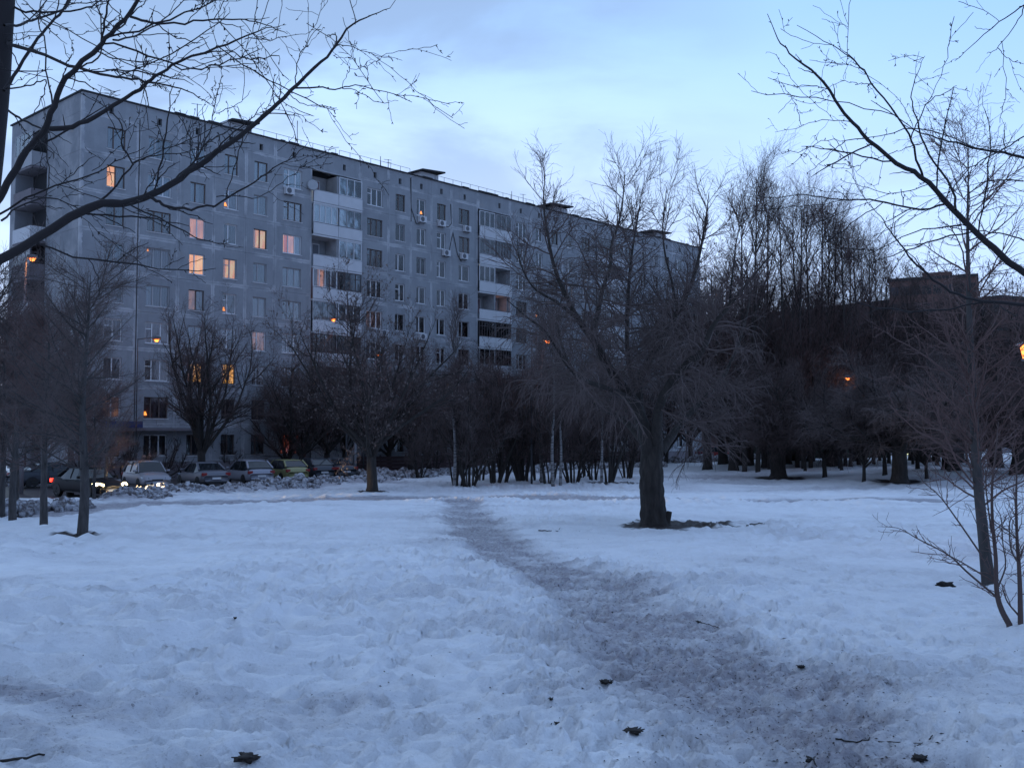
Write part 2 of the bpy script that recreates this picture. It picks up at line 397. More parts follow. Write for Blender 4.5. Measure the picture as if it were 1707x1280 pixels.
mFence = plain('dark_red_boards', (0.055, 0.028, 0.028), 0.8, 0.35, 3)
t = MT('window_glass'); 
gl = t.n('ShaderNodeBsdfGlossy'); gl.inputs['Roughness'].default_value = 0.04; gl.inputs['Color'].default_value = (0.9, 0.93, 0.95, 1)
tr = t.n('ShaderNodeBsdfTransparent'); tr.inputs['Color'].default_value = (0.82, 0.85, 0.86, 1)
fr = t.n('ShaderNodeFresnel'); fr.inputs['IOR'].default_value = 1.55
nzz = t.noise(t.co('Object'), 0.8, 2); bp = t.n('ShaderNodeBump'); bp.inputs['Strength'].default_value = 0.06; bp.inputs['Distance'].default_value = 0.05; t.l(nzz, bp.inputs['Height']); t.l(bp.outputs[0], gl.inputs['Normal'])
mx = t.n('ShaderNodeMixShader'); t.l(t.math('MULTIPLY', fr.outputs[0], 1.6, True), mx.inputs[0]); t.l(tr.outputs[0], mx.inputs[1]); t.l(gl.outputs[0], mx.inputs[2])
t.l(mx.outputs[0], t.nt.nodes['Material Output'].inputs[0]); mGlass = t.m
def curtain_backdrop(name, c, d=0.5):
    t = MT(name); w = t.n('ShaderNodeTexWave'); t.l(t.co('Object'), w.inputs['Vector']); w.inputs['Scale'].default_value = 3.2; w.inputs['Distortion'].default_value = 4; w.inputs['Detail'].default_value = 2
    c0 = t.mix(w.outputs['Fac'], tuple(x*d for x in c), c); t.bump(w.outputs['Fac'], .4, .05); return t.base(c0, 0.9)
CURT = [curtain_backdrop('white_net_curtain', (0.44, 0.45, 0.48)), curtain_backdrop('grey_curtain', (0.22, 0.23, 0.26)), curtain_backdrop('dim_room', (0.07, 0.07, 0.085)),  # dim_room: dark colour standing in for an unlit room
        curtain_backdrop('pinkish_curtain', (0.34, 0.24, 0.26)), curtain_backdrop('pale_blind', (0.48, 0.49, 0.53), 0.9), curtain_backdrop('teal_grey_curtain', (0.10, 0.13, 0.15)), curtain_backdrop('brownish_curtain', (0.20, 0.14, 0.14))]
LIT = {'pink': emis('lit_pink_curtain', (0.95, 0.38, 0.24), 0.40, (0.60, 0.26, 0.22)), 'orange': emis('lit_orange_curtain', (1.0, 0.33, 0.09), 0.62, (1.0, 0.52, 0.22)),
       'bright': emis('lit_warm_room', (1.0, 0.26, 0.05), 0.42, (1.0, 0.62, 0.25)), 'stain': emis('lit_yellow_room', (1.0, 0.44, 0.07), 0.9, (0.55, 0.22, 0.03)),
       'dim': emis('dimly_lit_curtain', (0.75, 0.30, 0.16), 0.18, (0.3, 0.13, 0.11)), 'red': emis('lit_red_curtain', (0.85, 0.12, 0.03), 0.30, (0.6, 0.09, 0.03)),
       'green': emis('lit_pale_room', (0.80, 0.75, 0.50), 0.30, (0.45, 0.5, 0.5)), 'lamp': emis('lit_deep_orange', (1.0, 0.28, 0.02), 0.9)}

# ------------------------------------------------------------------ nine-storey panel block
A_ = at_z(137.5, 152, 26.2); B_ = at_z(1166.5, 414.5, 26.2)
e2 = (B_-A_)[:2]; LEN = float(np.hypot(*e2)); ang = math.atan2(e2[1], e2[0])
bld = empty('apartment_block', (A_[0], A_[1], 0), ang, 'long grey nine storey concrete panel apartment block with some windows lit', 'apartment block')
DEP = 11.6; FL = 2.64
TOPS = [24.2-FL*k for k in range(9)]               # window heads, top floor first
Bm = {}
def part(name, mb, mat, parent=bld, **k): return mb.build(name, mat, parent, **k)
PB = [(0, 4.1), (4.1, 7.2), (7.2, 10.05), (10.05, 12.8), (12.8, 15.4), (15.4, 18.95), None, (24.0, 27.1), (27.1, 29.7), (29.7, 32.2), (32.2, 34.7), (34.7, 38.25), None,
      (42.8, 46.0), (46.0, 48.4), (48.4, 50.9), (50.9, 53.3), (53.3, 56.65), None, (61.6, 64.3), (64.3, 66.8), (66.8, 69.3), (69.3, 71.7), (71.7, 75.0), (75.0, LEN)]
WN = [(1.8, 3.1, 2), (4.8, 6.6, 3), (8.1, 9.35, 2), (10.9, 12.05, 2), (13.5, 14.7, 2), (16.2, 17.95, 3), None, (24.7, 26.4, 3), (27.9, 29.0, 2), (30.4, 31.5, 2), (32.9, 34.0, 2), (35.7, 37.1, 2), None,
      (43.7, 45.3, 3), (46.7, 47.7, 2), (49.1, 50.2, 2), (51.6, 52.7, 2), (54.1, 55.6, 3), None, (62.1, 63.2, 2), (65.1, 66.1, 2), (67.6, 68.6, 2), (70.0, 71.0, 2), (72.5, 73.8, 2), None]
G = 0.007
def panel_mesh(x0, x1, z0, z1, hole=None, T=0.28):
    x0 += G; x1 -= G; z0 += G; z1 -= G; m = MB()
    if not hole: return m.box(x0, x1, 0, T, z0, z1)
    a, b, c, d = hole
    o = [(x0, z0), (x1, z0), (x1, z1), (x0, z1)]; h = [(a, c), (b, c), (b, d), (a, d)]
    v = [(x, 0, z) for x, z in o]+[(x, 0, z) for x, z in h]+[(x, T, z) for x, z in o]+[(x, T, z) for x, z in h]
    f = []
    for i in range(4):
        j = (i+1) % 4
        f += [(i, j, 4+j, 4+i), (8+i, 12+i, 12+j, 8+j), (i, 8+i, 8+j, j), (4+i, 4+j, 12+j, 12+i)]
    return m.add(v, f)
STATE = {(0,1):('L','orange'), (0,2):('open',None), (1,2):('c',6), (1,3):('lampTL',3), (2,2):('all','pink'), (2,3):('all','orange'), (2,4):('L','dim'), (2,6):('all','stain'),
         (3,1):('lampB',3), (3,3):('all','bright'), (3,4):('lampB',2), (3,6):('all','stain'), (4,2):('all','bright'), (4,5):('all','dim'), (5,1):('c',3), (5,2):('L','red+'),
         (5,8):('all','red'), (7,0):('L','dim'), (7,4):('all','pink'), (9,0):('lampB',3), (9,6):('all','dim'), (10,0):('all','green'), (11,1):('all','pink'), (17,0):('c',3),
         (16,1):('all','dim'), (16,2):('all','orange'), (15,3):('all','green'), (21,2):('all','orange'), (22,3):('all','orange'), (0,7):('all','dim'), (1,7):('lampB',3), (1,5):('c',3),
         (1,6):('c',6), (2,7):('c',5), (3,7):('c',6), (5,4):('c',5), (5,3):('c',5), (4,3):('c',5), (8,6):('c',1), (13,5):('all','dim'), (14,3):('lampB',3), (19,5):('all','orange'), (8,7):('all','dim'), (17,4):('all','orange'), (14,6):('all','dim'), (20,3):('all','dim'), (0,4):('c',3), (0,6):('c',6), (0,5):('c',6)}
SHARED = {}
def shared(key, fn, mat):
    if key not in SHARED:
        SHARED[key] = fn().me(key[0], mat=mat)
    return SHARED[key]
def put(name, me, parent, loc):
    o = link(name, me, parent); o.location = loc; return o
rw = random.Random(3)
for ci, (pb, wn) in enumerate(zip(PB, WN)):
    if pb is None: continue
    near = ci < 12
    for r, zt in enumerate(TOPS):
        z0, z1 = zt-1.96, zt+0.68
        mb = panel_mesh(pb[0], pb[1], z0, z1, (wn[0], wn[1], zt-1.5, zt) if wn else None)
        part('panel', mb, mPanel)
        if not wn: continue
        w = wn[1]-wn[0]; npn = wn[2]; st = STATE.get((ci, r)); old = rw.random() < (0.28 if r < 7 else .5)
        fm = rw.choice([mWhite, mWhite, mGreyf]) if not old else mOldf
        hi = 1.5
        def frame():
            m = MB(); t_ = 0.07 if not old else 0.06
            m.box(0, w, 0, .07, 0, t_); m.box(0, w, 0, .07, hi-t_, hi); m.box(0, t_, 0, .07, t_, hi-t_); m.box(w-t_, w, 0, .07, t_, hi-t_)
            for q in cuts[1:-1]: m.box(q-.045, q+.045, 0.003, .067, t_, hi-t_)
            if style == 1: m.box(t_, cuts[1]-.045, .006, .06, hi*.68-.03, hi*.68+.03)
            return m
        if npn == 3: cuts = [0, w*.30, w*.66, w]; style = 1 if old or rw.random() < .4 else 0
        else: cuts = [0, w*(.36 if rw.random() < .7 else .5), w]; style = 1 if rw.random() < .35 else 0
        wm = bpy.data.meshes.new('window'); 
        mwin = frame(); wo = link('window', mwin.me('window', mat=fm), bld); wo.location = (wn[0], 0.10, zt-1.5)
        s_ = put('sill', shared(('sill', round(w, 2)), lambda: MB().box(-.06, w+.06, -.15, .02, -.05, -.012), mWhite if True else None), wo, (0, 0, 0))
        # panes: one each for the nearer columns, one sheet per window farther off
        if near:
            for a, b in zip(cuts[:-1], cuts[1:]):
                put('pane', shared(('pane', round(b-a, 3)), lambda: MB().box(.03, b-a-.03, 0, .008, .04, hi-.04), mGlass), wo, (a, .03, 0))
        else:
            put('pane', shared(('pane', round(w, 3)), lambda: MB().box(.03, w-.03, 0, .008, .04, hi-.04), mGlass), wo, (0, .03, 0))
        # what is seen behind the glass
        kind, arg = st if st else (None, None)
        cpick = CURT[arg] if kind == 'c' else rw.choice([CURT[0], CURT[0], CURT[0], CURT[4], CURT[4], CURT[1], CURT[2]] if r < 6 else [CURT[1], CURT[2], CURT[2], CURT[6], CURT[0]])
        def cur(x0, x1, mat, z0_=0.0, z1_=hi, y=.12):
            k = max(2, int((x1-x0)/.09)); m = MB()
            v = []; 
            for i in range(k+1):
                x = x0+(x1-x0)*i/k; yy = y+(.018 if i % 2 else 0); v += [(x, yy, z0_), (x, yy, z1_)]
            m.add(v, [(2*i, 2*i+2, 2*i+3, 2*i+1) for i in range(k)]); m.build('curtain_backdrop', mat, wo)
        if kind == 'all' and arg in ('bright', 'stain'):
            cur(0, w, LIT[arg]); cur(0, cuts[1]*.5, LIT['dim'], y=.095)
            if arg == 'stain':
                cur(w*.28, w*.33, CURT[2], y=.095); cur(w*.62, w*.66, CURT[6], y=.095)
        elif kind == 'all': cur(0, w, LIT[arg])
        elif kind == 'L':
            if arg == 'red+': cur(0, cuts[1]*.45, LIT['bright']); cur(cuts[1]*.45, cuts[1], LIT['red']); cur(cuts[1], cuts[2], LIT['pink']); cur(cuts[2], w, CURT[4])
            else: cur(0, cuts[1], LIT[arg]); cur(cuts[1], w, cpick)
        elif kind == 'lampTL': cur(0, w, CURT[3]); put('lamp_glow', shared(('lamp_glow',), lambda: MB().cyl((.14, .10, 1.25), (.14, .10, 1.4), .08, .03, 8), LIT['lamp']), wo, (.04, 0, 0))
        elif kind == 'lampB': cur(0, w, CURT[arg]); put('lamp_glow', shared(('lamp_glow2',), lambda: MB().cyl((.14, .10, .12), (.14, .10, .38), .15, .07, 8), LIT['lamp']), wo, (.04 if ci != 9 else .5, 0, 0.1))
        elif kind == 'open': cur(0, cuts[1], mDark); cur(cuts[1], w, CURT[1])  # near-black sheet painted as the unlit room behind the open leaf
        else:
            if rw.random() < .55 and cpick not in (CURT[2],):
                k_ = rw.random()*.5+.3; cur(0, w*k_, cpick); cur(w*k_, w, rw.choice([CURT[2], CURT[1], cpick]), y=.14)
            else: cur(0, w, cpick)
    # attic panel with its small vent
    x0, x1 = pb; vx = (x0+x1)/2
    part('panel', panel_mesh(x0, x1, TOPS[0]+.68, 26.2, (vx-.16, vx+.16, 25.12, 25.62) if ci not in (24,) else None), mPanel)
    part('plinth', MB().box(x0+.01, x1-.01, .02, .28, -.1, TOPS[8]-1.96-.015), mPlinth)
# loggias
LOG = [(18.95, 24.0), (38.25, 42.8), (56.65, 61.6)]
LST = {(0,0):('open','glz'), (0,1):('glzw','glz2'), (0,2):('open','glz'), (0,3):('glzl','brown'), (0,4):('glz','glz'), (0,5):('wood','wood'), (0,6):('wood','wood'), (0,7):('glz','wood'), (0,8):('shut','shut'),
       (1,0):('glz','glz'), (1,1):('glz','bars'), (1,2):('glz','open'), (1,3):('lit','lit'), (1,4):('wood','wood'), (1,5):('glz','wood'), (1,6):('wood','glz'), (1,7):('glz','glz'), (1,8):('shut','shut'),
       (2,0):('glz','glz'), (2,1):('glz','open'), (2,2):('glz','glz'), (2,3):('glz','wood'), (2,4):('wood','glz'), (2,5):('open','glz'), (2,6):('wood','wood'), (2,7):('glz','glz'), (2,8):('shut','shut')}
mWoodG = plain('dark_brown_glazing', (0.06, 0.045, 0.045), 0.7, 0.3, 4)
for li, (a, b) in enumerate(LOG):
    mid = (a+b)/2
    part('panel', panel_mesh(a, b, TOPS[0]+.40, 26.2, (mid+.6, mid+.9, 25.12, 25.62)), mPanel)
    part('loggia_side_wall', MB().box(a+.002, a+.16, .30, 1.45, 0, TOPS[0]+.39), mPanel); part('loggia_side_wall', MB().box(b-.16, b-.002, .30, 1.45, 0, TOPS[0]+.39), mPanel)
    for r, zt in enumerate(TOPS):
        zf = zt-2.24                                   # deck level of this storey
        lo = link('loggia', MB().box(a, b, -.22, 1.45, zf-.14, zf).me('loggia', mat=mParapet), bld)
        MB().box(a+.02, mid-.02, -.25, -.18, zf+.03, zf+.95).build('parapet_panel', mParapet, lo); MB().box(mid+.02, b-.02, -.25, -.18, zf+.03, zf+.95).build('parapet_panel', mParapet, lo)
        MB().box(a+.1, b-.1, -.26, -.16, zf+.96, zf+1.0).build('rail', mMetal if r % 2 else mGreyf, lo)
        MB().box(mid-.07, mid+.07, -.1, 1.4, zf+.0, zt+.26).build('partition', mPanel, lo)
        L_, R_ = LST[(li, r)]
        for (x0, x1, k_, sd) in ((a+.04, mid-.09, L_, 0), (mid+.09, b-.04, R_, 1)):
            zb, zc = zf+1.0, zt+.24
            if k_ in ('open', 'lit', 'shut'):
                # door and window in the back wall
                if k_ != 'shut':
                    m = MB(); m.box(x0+.3, x0+.36, 1.38, 1.44, zf+.05, zt-.05); m.box(x0+1.0, x0+1.06, 1.38, 1.44, zf+.05, zt-.05); m.box(x0+1.7, x0+1.76, 1.38, 1.44, zf+.8, zt-.05); m.box(x0+.36, x0+1.7, 1.38, 1.44, zt-.11, zt-.05); m.build('back_frame', mWhite, lo)
                    lt = (li, r, sd) in ((0, 0, 0), (1, 3, 0), (1, 3, 1))
                    MB().box(x0+.36, x0+1.0, 1.39, 1.43, zf+.05, zt-.11).build('back_door', LIT['orange'] if (li == 1 and r == 3 and sd == 1) else (LIT['green'] if lt and li == 0 else CURT[2]), lo)
                    MB().box(x0+1.06, x0+1.7, 1.39, 1.43, zf+.8, zt-.11).build('back_window', CURT[3] if lt else CURT[1], lo)
                else:
                    MB().box(x0, x1, -.16, -.12, zb, zc).build('shutter', mGreyf, lo)
            else:
                n = {'glz': 3, 'glz2': 3, 'glzw': 4, 'glzl': 4, 'brown': 4, 'wood': 6, 'bars': 5}[k_]; ww = (x1-x0)
                fmm = {'wood': mWoodG, 'brown': mWoodG, 'bars': mMetal}.get(k_, mWhite if (li+r+sd) % 2 else mGreyf)
                m = MB(); m.box(x0, x1, -.20, -.13, zb, zb+.05); m.box(x0, x1, -.20, -.13, zc-.06, zc)
                for i in range(n+1): xx = x0+.03+(ww-.06)*i/n; m.box(xx-.03, xx+.03, -.198, -.132, zb+.05, zc-.06)
                if k_ in ('brown', 'wood'): m.box(x0+.03, x1-.03, -.195, -.135, zb+(zc-zb)*.66, zb+(zc-zb)*.66+.05)
                m.build('glazing_frame', fmm, lo)
                MB().box(x0+.02, x1-.02, -.17, -.162, zb+.04, zc-.05).build('glazing_pane', mGlass, lo)
                cc = {'glz': rw.choice([CURT[2], CURT[1], CURT[2]]), 'glz2': CURT[2], 'glzw': CURT[0], 'glzl': LIT['pink'], 'brown': CURT[6], 'wood': mDark, 'bars': CURT[2]}[k_]
                for i in range(n):
                    if k_ in ('glzl',): c_ = [CURT[3], LIT['pink'], CURT[0], CURT[3]][i % 4]
                    else: c_ = cc if rw.random() < .75 else rw.choice([CURT[0], CURT[1]])
                    if k_ == 'wood': c_ = mDark  # dark sheets here paint the unlit loggia behind the panes
                    if rw.random() < .9: MB().box(x0+ww*i/n+.02, x0+ww*(i+1)/n-.02, 0.02, .035, zf+.3, zc-.03).build('blind_backdrop', c_, lo)
# core of the building behind the panels
core = MB()
prev = 0.0
for a, b in LOG+[(LEN, LEN)]:
    core.box(prev if prev else .30, a if a < LEN else LEN-.3, .292, 1.5, -.2, 26.0); prev = b
core.box(.30, LEN-.30, 1.501, DEP-.3, -.2, 26.0)
part('wall', core, mDark)
part('loggia_back_wall', MB().box(LOG[0][0]+.2, LOG[0][1]-.2, 1.46, 1.497, -.1, 24.5), mPanel); part('loggia_back_wall', MB().box(LOG[1][0]+.2, LOG[1][1]-.2, 1.46, 1.497, -.1, 24.5), mPanel); part('loggia_back_wall', MB().box(LOG[2][0]+.2, LOG[2][1]-.2, 1.46, 1.497, -.1, 24.5), mPanel)
# end wall (local plane x = 0) and its glazed balconies
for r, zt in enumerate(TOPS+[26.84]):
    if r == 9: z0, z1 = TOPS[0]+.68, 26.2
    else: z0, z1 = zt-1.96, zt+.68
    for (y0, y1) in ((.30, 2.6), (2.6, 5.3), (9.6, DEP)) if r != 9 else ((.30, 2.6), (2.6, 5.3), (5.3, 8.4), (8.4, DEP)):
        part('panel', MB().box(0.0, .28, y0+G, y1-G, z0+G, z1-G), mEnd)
    if r == 9: continue
    zf = zt-2.24
    bo = link('balcony', MB().box(-1.0, .6, 5.35, 8.42, zf-.14, zf).box(0.0, .6, 8.421, 9.58, zf-.14, zf).me('balcony', mat=mPlinth), bld)
    pm = [mGreyf, mPlinth, mParapet, mPlinth, mGreyf, mPlinth, mPlinth, mGreyf, mPlinth][r]
    MB().box(-1.03, -.97, 5.4, 8.40, zf+.02, zf+1.0).build('parapet_panel', pm, bo); MB().box(.02, .08, 8.46, 9.58, zf+.02, zf+1.0).build('parapet_panel', pm, bo)
    MB().box(-.96, -.0, 5.36, 5.42, zf+.02, zf+1.0).build('side_panel', pm, bo)
    MB().box(-.95, .3, 8.3, 8.42, zf+.01, zt+.25).build('partition', mEnd, bo)
    MB().box(.62, .66, 5.4, 9.58, zf, zt+.3).build('back_panel', mDark, bo)
    for q, (y0, y1, xx) in enumerate(((5.42, 8.28, -1.0), (8.46, 9.58, .05))):
        if (r, q) in ((1, 0), (2, 0), (4, 0)): continue
        m = MB(); m.box(xx-.03, xx+.03, y0, y1, zf+1.01, zf+1.06); m.box(xx-.03, xx+.03, y0, y1, zt+.18, zt+.24)
        n_ = 4 if q == 0 else 2
        for i in range(n_+1): yy = y0+.03+(y1-y0-.06)*i/n_; m.box(xx-.028, xx+.028, yy-.03, yy+.03, zf+1.06, zt+.18)
        m.build('glazing_frame', [mGreyf, mWoodG, mWoodG][(r+q) % 3], bo)
        MB().box(xx-.005, xx+.002, y0+.02, y1-.02, zf+1.05, zt+.2).build('glazing_pane', mGlass, bo)
        MB().box(xx+.12, xx+.14, y0+.02, y1-.02, zf+.4, zt+.2).build('blind_backdrop', [CURT[2], CURT[2], CURT[6]][(r+2*q) % 3], bo)  # the dim sheets paint the unlit balcony behind its panes
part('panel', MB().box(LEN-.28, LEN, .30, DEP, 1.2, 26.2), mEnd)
part('roof', MB().box(-.12, LEN+.12, -.12, DEP+.1, 26.2, 26.30), mRoofing)
m = MB(); rw2 = random.Random(9)
for i in range(34): x = rw2.random()*LEN; m.box(x, x+rw2.uniform(.4, 1.6), -.17, .3, 26.302, 26.34+rw2.random()*.06)
part('roof_edge_sheeting', m, mRoofing)['kind'] = 'stuff'
# roof structures: position on the line above the facade
def s_at(px, yl=3.0):
    d = ray(px, 300); ca, sa = math.cos(ang), math.sin(ang)
    ox, oy = A_[0]-sa*yl*1.0, A_[1]+ca*yl        # point of the line y_local = yl
    nxx, nyy = sa, -ca
    tt = (ox*nxx+oy*nyy)/(d[0]*nxx+d[1]*nyy); p = d*tt
    return float((p[0]-ox)*ca+(p[1]-oy)*sa)
for px0, px1 in ((366, 412), (684, 722), (899, 936), (1068, 1100)):
    s0, s1 = s_at(px0), s_at(px1)
    h = part('roof_head_house', MB().box(s1-2.6, s1-.35, 1.9, 3.9, 26.3, 27.45), mParapet)
    v = [(s0, 1.3, 27.40), (s1, 1.3, 27.62), (s1, 4.6, 27.62), (s0, 4.6, 27.40)]; v += [(x, y, z+.14) for x, y, z in v]
    MB().add(v, [(0, 3, 2, 1), (4, 5, 6, 7), (0, 1, 5, 4), (1, 2, 6, 5), (2, 3, 7, 6), (3, 0, 4, 7)]).build('canopy', mRoofing, h)
    MB().box(s0+.3, s1-2.7, 2.2, 3.8, 26.3, 26.75).build('curb', mRoofing, h)
part('roof_hatch', MB().box(s_at(139), s_at(163), 2.5, 4.5, 26.3, 27.0), mRoofing)
part('roof_hatch', MB().box(s_at(620), s_at(676), 2.5, 4.0, 26.3, 26.62), mGreyf)
part('roof_hatch', MB().box(s_at(846), s_at(890), 2.5, 4.0, 26.3, 26.62), mGreyf)
m = MB()
for s_0, s_1 in ((s_at(418, .4), s_at(560, .4)), (s_at(566, .4), s_at(684, .4)), (s_at(726, .4), s_at(890, .4)), (s_at(940, .4), s_at(1060, .4))):
    m.box(s_0, s_1, .44, .47, 26.88, 26.905); n = int((s_1-s_0)/1.1)
    for i in range(n+1): xx = s_0+(s_1-s_0)*i/n; m.box(xx-.012, xx+.012, .44, .47, 26.3, 26.88)
part('roof_railing', m, mMetal)
for px, hh, fk in ((327, 2.3, 1), (634, 2.0, 0), (647, 1.9, 2), (853, 2.0, 0), (872, 2.0, 1), (182, 1.6, 3)):
    s0 = s_at(px, 3.2); m = MB(); m.cyl((s0, 3.2, 26.3), (s0, 3.2, 26.3+hh), .05, .03, 6)
    if fk: 
        for q in range(fk): m.cyl((s0-.5, 3.2, 26.2+hh-.25*q), (s0+.4, 3.2, 26.2+hh-.25*q+.1), .02, .02, 5)
    if fk == 3:
        for q in range(9): m.cyl((s0, 3.2, 26.6+hh*.1*q), (s0+rw2.uniform(-.9, .9), 3.2+rw2.uniform(-.4, .4), 26.9+hh*.1*q), .03, .02, 5)
    part('antenna', m, mMetal)
# air conditioners under windows
ac0 = MB().box(0, .80, -.36, -.05, 0, .55).build('air_conditioner', mParapet, bld)
MB().cyl((.30, -.375, .275), (.30, -.361, .275), .22, .22, 16).build('fan_grille', mMetal, ac0)
m = MB(); m.box(.08, .12, -.34, .10, -.05, -.003); m.box(.66, .70, -.34, .10, -.05, -.003); m.build('bracket', mMetal, ac0)
acs = [(16.2, 0), (30.5, 0), (32.9, 0), (36.2, 0), (33.5, 1), (35.8, 1), (26.1, 4), (30.6, 4), (44.2, 0), (54.6, 1), (45.6, 2), (44.3, 6)]
for i, (s0, r) in enumerate(acs):
    o = ac0 if i == 0 else copy_tree(ac0, bld); o.location = (s0, 0, TOPS[r]-2.12)
# sagging cables on the facade, stained pipes, satellite dish
def tube_path(P, r=.02, k=5):
    m = MB()
    for p, q in zip(P[:-1], P[1:]): m.cyl(p, q, r, r, k)
    return m
for P in ([(29.6, -.03, 25.9), (29.7, -.04, 23.2), (30.3, -.05, 21.9), (30.7, -.05, 21.9)], [(34.6, -.03, 24.4), (34.7, -.03, 22.6), (34.3, -.05, 22.2), (33.6, -.05, 22.3)],
          [(34.9, -.03, 21.8), (34.4, -.03, 19.9)], [(34.9, -.03, 21.8), (35.5, -.05, 19.8), (36, -.05, 19.2)], [(4.12, -.03, 25.2), (4.1, -.03, 2.0)], [(29.68, -.03, 26), (29.7, -.03, 22)]):
    part('cable', tube_path(P, .03), mCable)
m = MB(); m.cyl((18.75, -.35, 23.2), (18.72, -.42, 23.2), .45, .40, 14); m.cyl((18.75, 0, 23.1), (18.75, -.35, 23.2), .03, .03, 5); part('satellite_dish', m, mGalv)
# ground floor canopy band and blue sign on it
cb = part('canopy', MB().box(.6, 10.5, -1.0, -.02, 3.35, 3.55), mPlinth)
mSign = plain('dark_blue_sign', (0.02, 0.03, 0.12), 0.5, 0.2)
MB().box(1.2, 4.2, -1.06, -1.01, 3.56, 4.0).build('sign_board', mSign, cb)

# ------------------------------------------------------------------ tree growing (vectorised)
def unit(v): return v/np.maximum(np.linalg.norm(v, axis=-1, keepdims=True), 1e-9)
def perp(rs, D):
    r = rs.normal(size=D.shape); r = r-np.sum(r*D, -1, keepdims=True)*D; return unit(r)
def lines(rs, P0, D0, Ln, R0, n, wig, trop, tipr, zig=0.0):
    """polylines from start points: wander by wig, lean by trop (a vector)"""
    m = len(P0); P = np.zeros((m, n, 3)); P[:, 0] = P0; D = D0.copy(); step = (Ln/(n-1))[:, None]; sg = perp(rs, D)
    for i in range(1, n):
        D = unit(D+rs.normal(size=D.shape)*wig+np.asarray(trop)*(1.0/(n-1))*(2.0*i/n))
        if zig: D2 = unit(D+sg*zig*(1 if i % 2 else -1))
        else: D2 = D
        P[:, i] = P[:, i-1]+D2*step
    tt = np.linspace(0, 1, n)[None, :]
    Rr = R0[:, None]*(1-tt)**0.8*(1-0)+tipr; Rr = np.minimum(Rr, np.maximum(R0[:, None], tipr))
    return P, Rr
def pick(rs, S, cnt, t0=0.2, t1=1.0, pw=1.0):
    """choose points along segment sets: S = list of (P,R)"""
    outP, outD, outR, outT, outL = [], [], [], [], []
    tot = [np.linalg.norm(np.diff(P, axis=1), axis=2).sum(1) for P, _ in S]; allL = sum(x.sum() for x in tot)
    for (P, Rr), ln in zip(S, tot):
        k = int(round(cnt*ln.sum()/allL)); 
        if k < 1: continue
        b = rs.choice(len(P), k, p=ln/ln.sum()); u = t0+(t1-t0)*rs.rand(k)**pw; n = P.shape[1]
        f = u*(n-1); i = np.minimum(f.astype(int), n-2); f = (f-i)[:, None]
        outP.append(P[b, i]*(1-f)+P[b, i+1]*f); outD.append(unit(P[b, i+1]-P[b, i])); outR.append(Rr[b, i]*(1-f[:, 0])+Rr[b, i+1]*f[:, 0]); outT.append(u); outL.append(ln[b])
    return [np.concatenate(x) for x in (outP, outD, outR, outT, outL)]
def sprout(rs, S, cnt, ln, ang=(35, 65), n=5, wig=.12, trop=(0, 0, .2), rad=.6, rmax=.05, tip=.004, t0=.2, t1=1., pw=1., rel=None, zig=0., shape=.5, up=0.0):
    P, D, Rr, T, PL = pick(rs, S, cnt, t0, t1, pw); a = np.radians(rs.uniform(ang[0], ang[1], len(P)))[:, None]
    q = perp(rs, D); q[:, 2] += up; q = unit(q-np.sum(q*D, -1, keepdims=True)*D)
    D0 = unit(D*np.cos(a)+q*np.sin(a)); Ln = (PL*rel if rel else np.full(len(P), ln))*rs.uniform(.55, 1.25, len(P))*(1-shape*T)
    if rel: Ln = np.minimum(Ln, ln*1.3)
    R0 = np.minimum(np.minimum(Rr*rad, rmax), Ln*.03+tip)
    return lines(rs, P, D0, Ln, R0, n, wig, trop, tip, zig)
def tubes(name, S, k=3):
    Vs, Qs, off = [], [], 0
    for P, Rr in S:
        m, n, _ = P.shape
        if m == 0: continue
        T = unit(np.gradient(P, axis=1)); ref = unit(P[:, -1]-P[:, 0]+1e-6); ax = np.where(np.abs(ref[:, 2:3]) < .8, np.array([[0, 0, 1.]]), np.array([[1., 0, 0]]))
        A = unit(np.cross(np.broadcast_to(ax[:, None], T.shape), T)); B = np.cross(T, A)
        th = np.arange(k)*2*PI/k
        V = P[:, :, None]+(A[:, :, None]*np.cos(th)[None, None, :, None]+B[:, :, None]*np.sin(th)[None, None, :, None])*Rr[:, :, None, None]
        i = np.arange(n-1)[:, None]*k; j = np.arange(k)[None]; j2 = (j+1) % k
        q = np.stack([i+j, i+j2, i+k+j2, i+k+j], -1).reshape(-1, 4)
        Qs.append((q[None]+(np.arange(m)*n*k)[:, None, None]+off).reshape(-1, 4)); Vs.append(V.reshape(-1, 3)); off += m*n*k
    return mesh_np(name, np.concatenate(Vs), np.concatenate(Qs), True)
def smoothline(pts, rad, n):
    """Catmull-Rom through points, resampled to n; rad = list of radii at the points"""
    p = np.array(pts, float); r = np.array(rad, float); m = len(p)
    q = np.vstack([2*p[0]-p[1], p, 2*p[-1]-p[-2]]); u = np.linspace(0, m-1, n); i = np.minimum(u.astype(int), m-2); f = (u-i)[:, None]
    a, b, c, d = q[i], q[i+1], q[i+2], q[i+3]
    P = .5*(2*b+(c-a)*f+(2*a-5*b+4*c-d)*f*f+(3*b-a-3*c+d)*f**3)
    return P[None], np.interp(u, np.arange(m), r)[None]
def bark(name, c1, c2, s=1.0):
    t = MT(name); n = t.noise(t.co('Object', (1, 1, .25)), 9*s, 7, .65, .6); n2 = t.noise(t.co('Object'), 1.2*s, 4)
    c = t.mix(t.ramp(n, [(.35, 0.), (.65, 1.)]), c1, c2); c = t.mix(t.math('MULTIPLY', n2, .5), c, (c2[0]*.8, c2[1]*.95, c2[2]*.8)); t.bump(n, .9, .05); return t.base(c, .9)
mBark = bark('dark_furrowed_bark', (0.010, 0.0075, 0.007), (0.042, 0.032, 0.029)); mBark2 = bark('grey_brown_bark', (0.022, 0.019, 0.021), (0.08, 0.068, 0.068), .7)
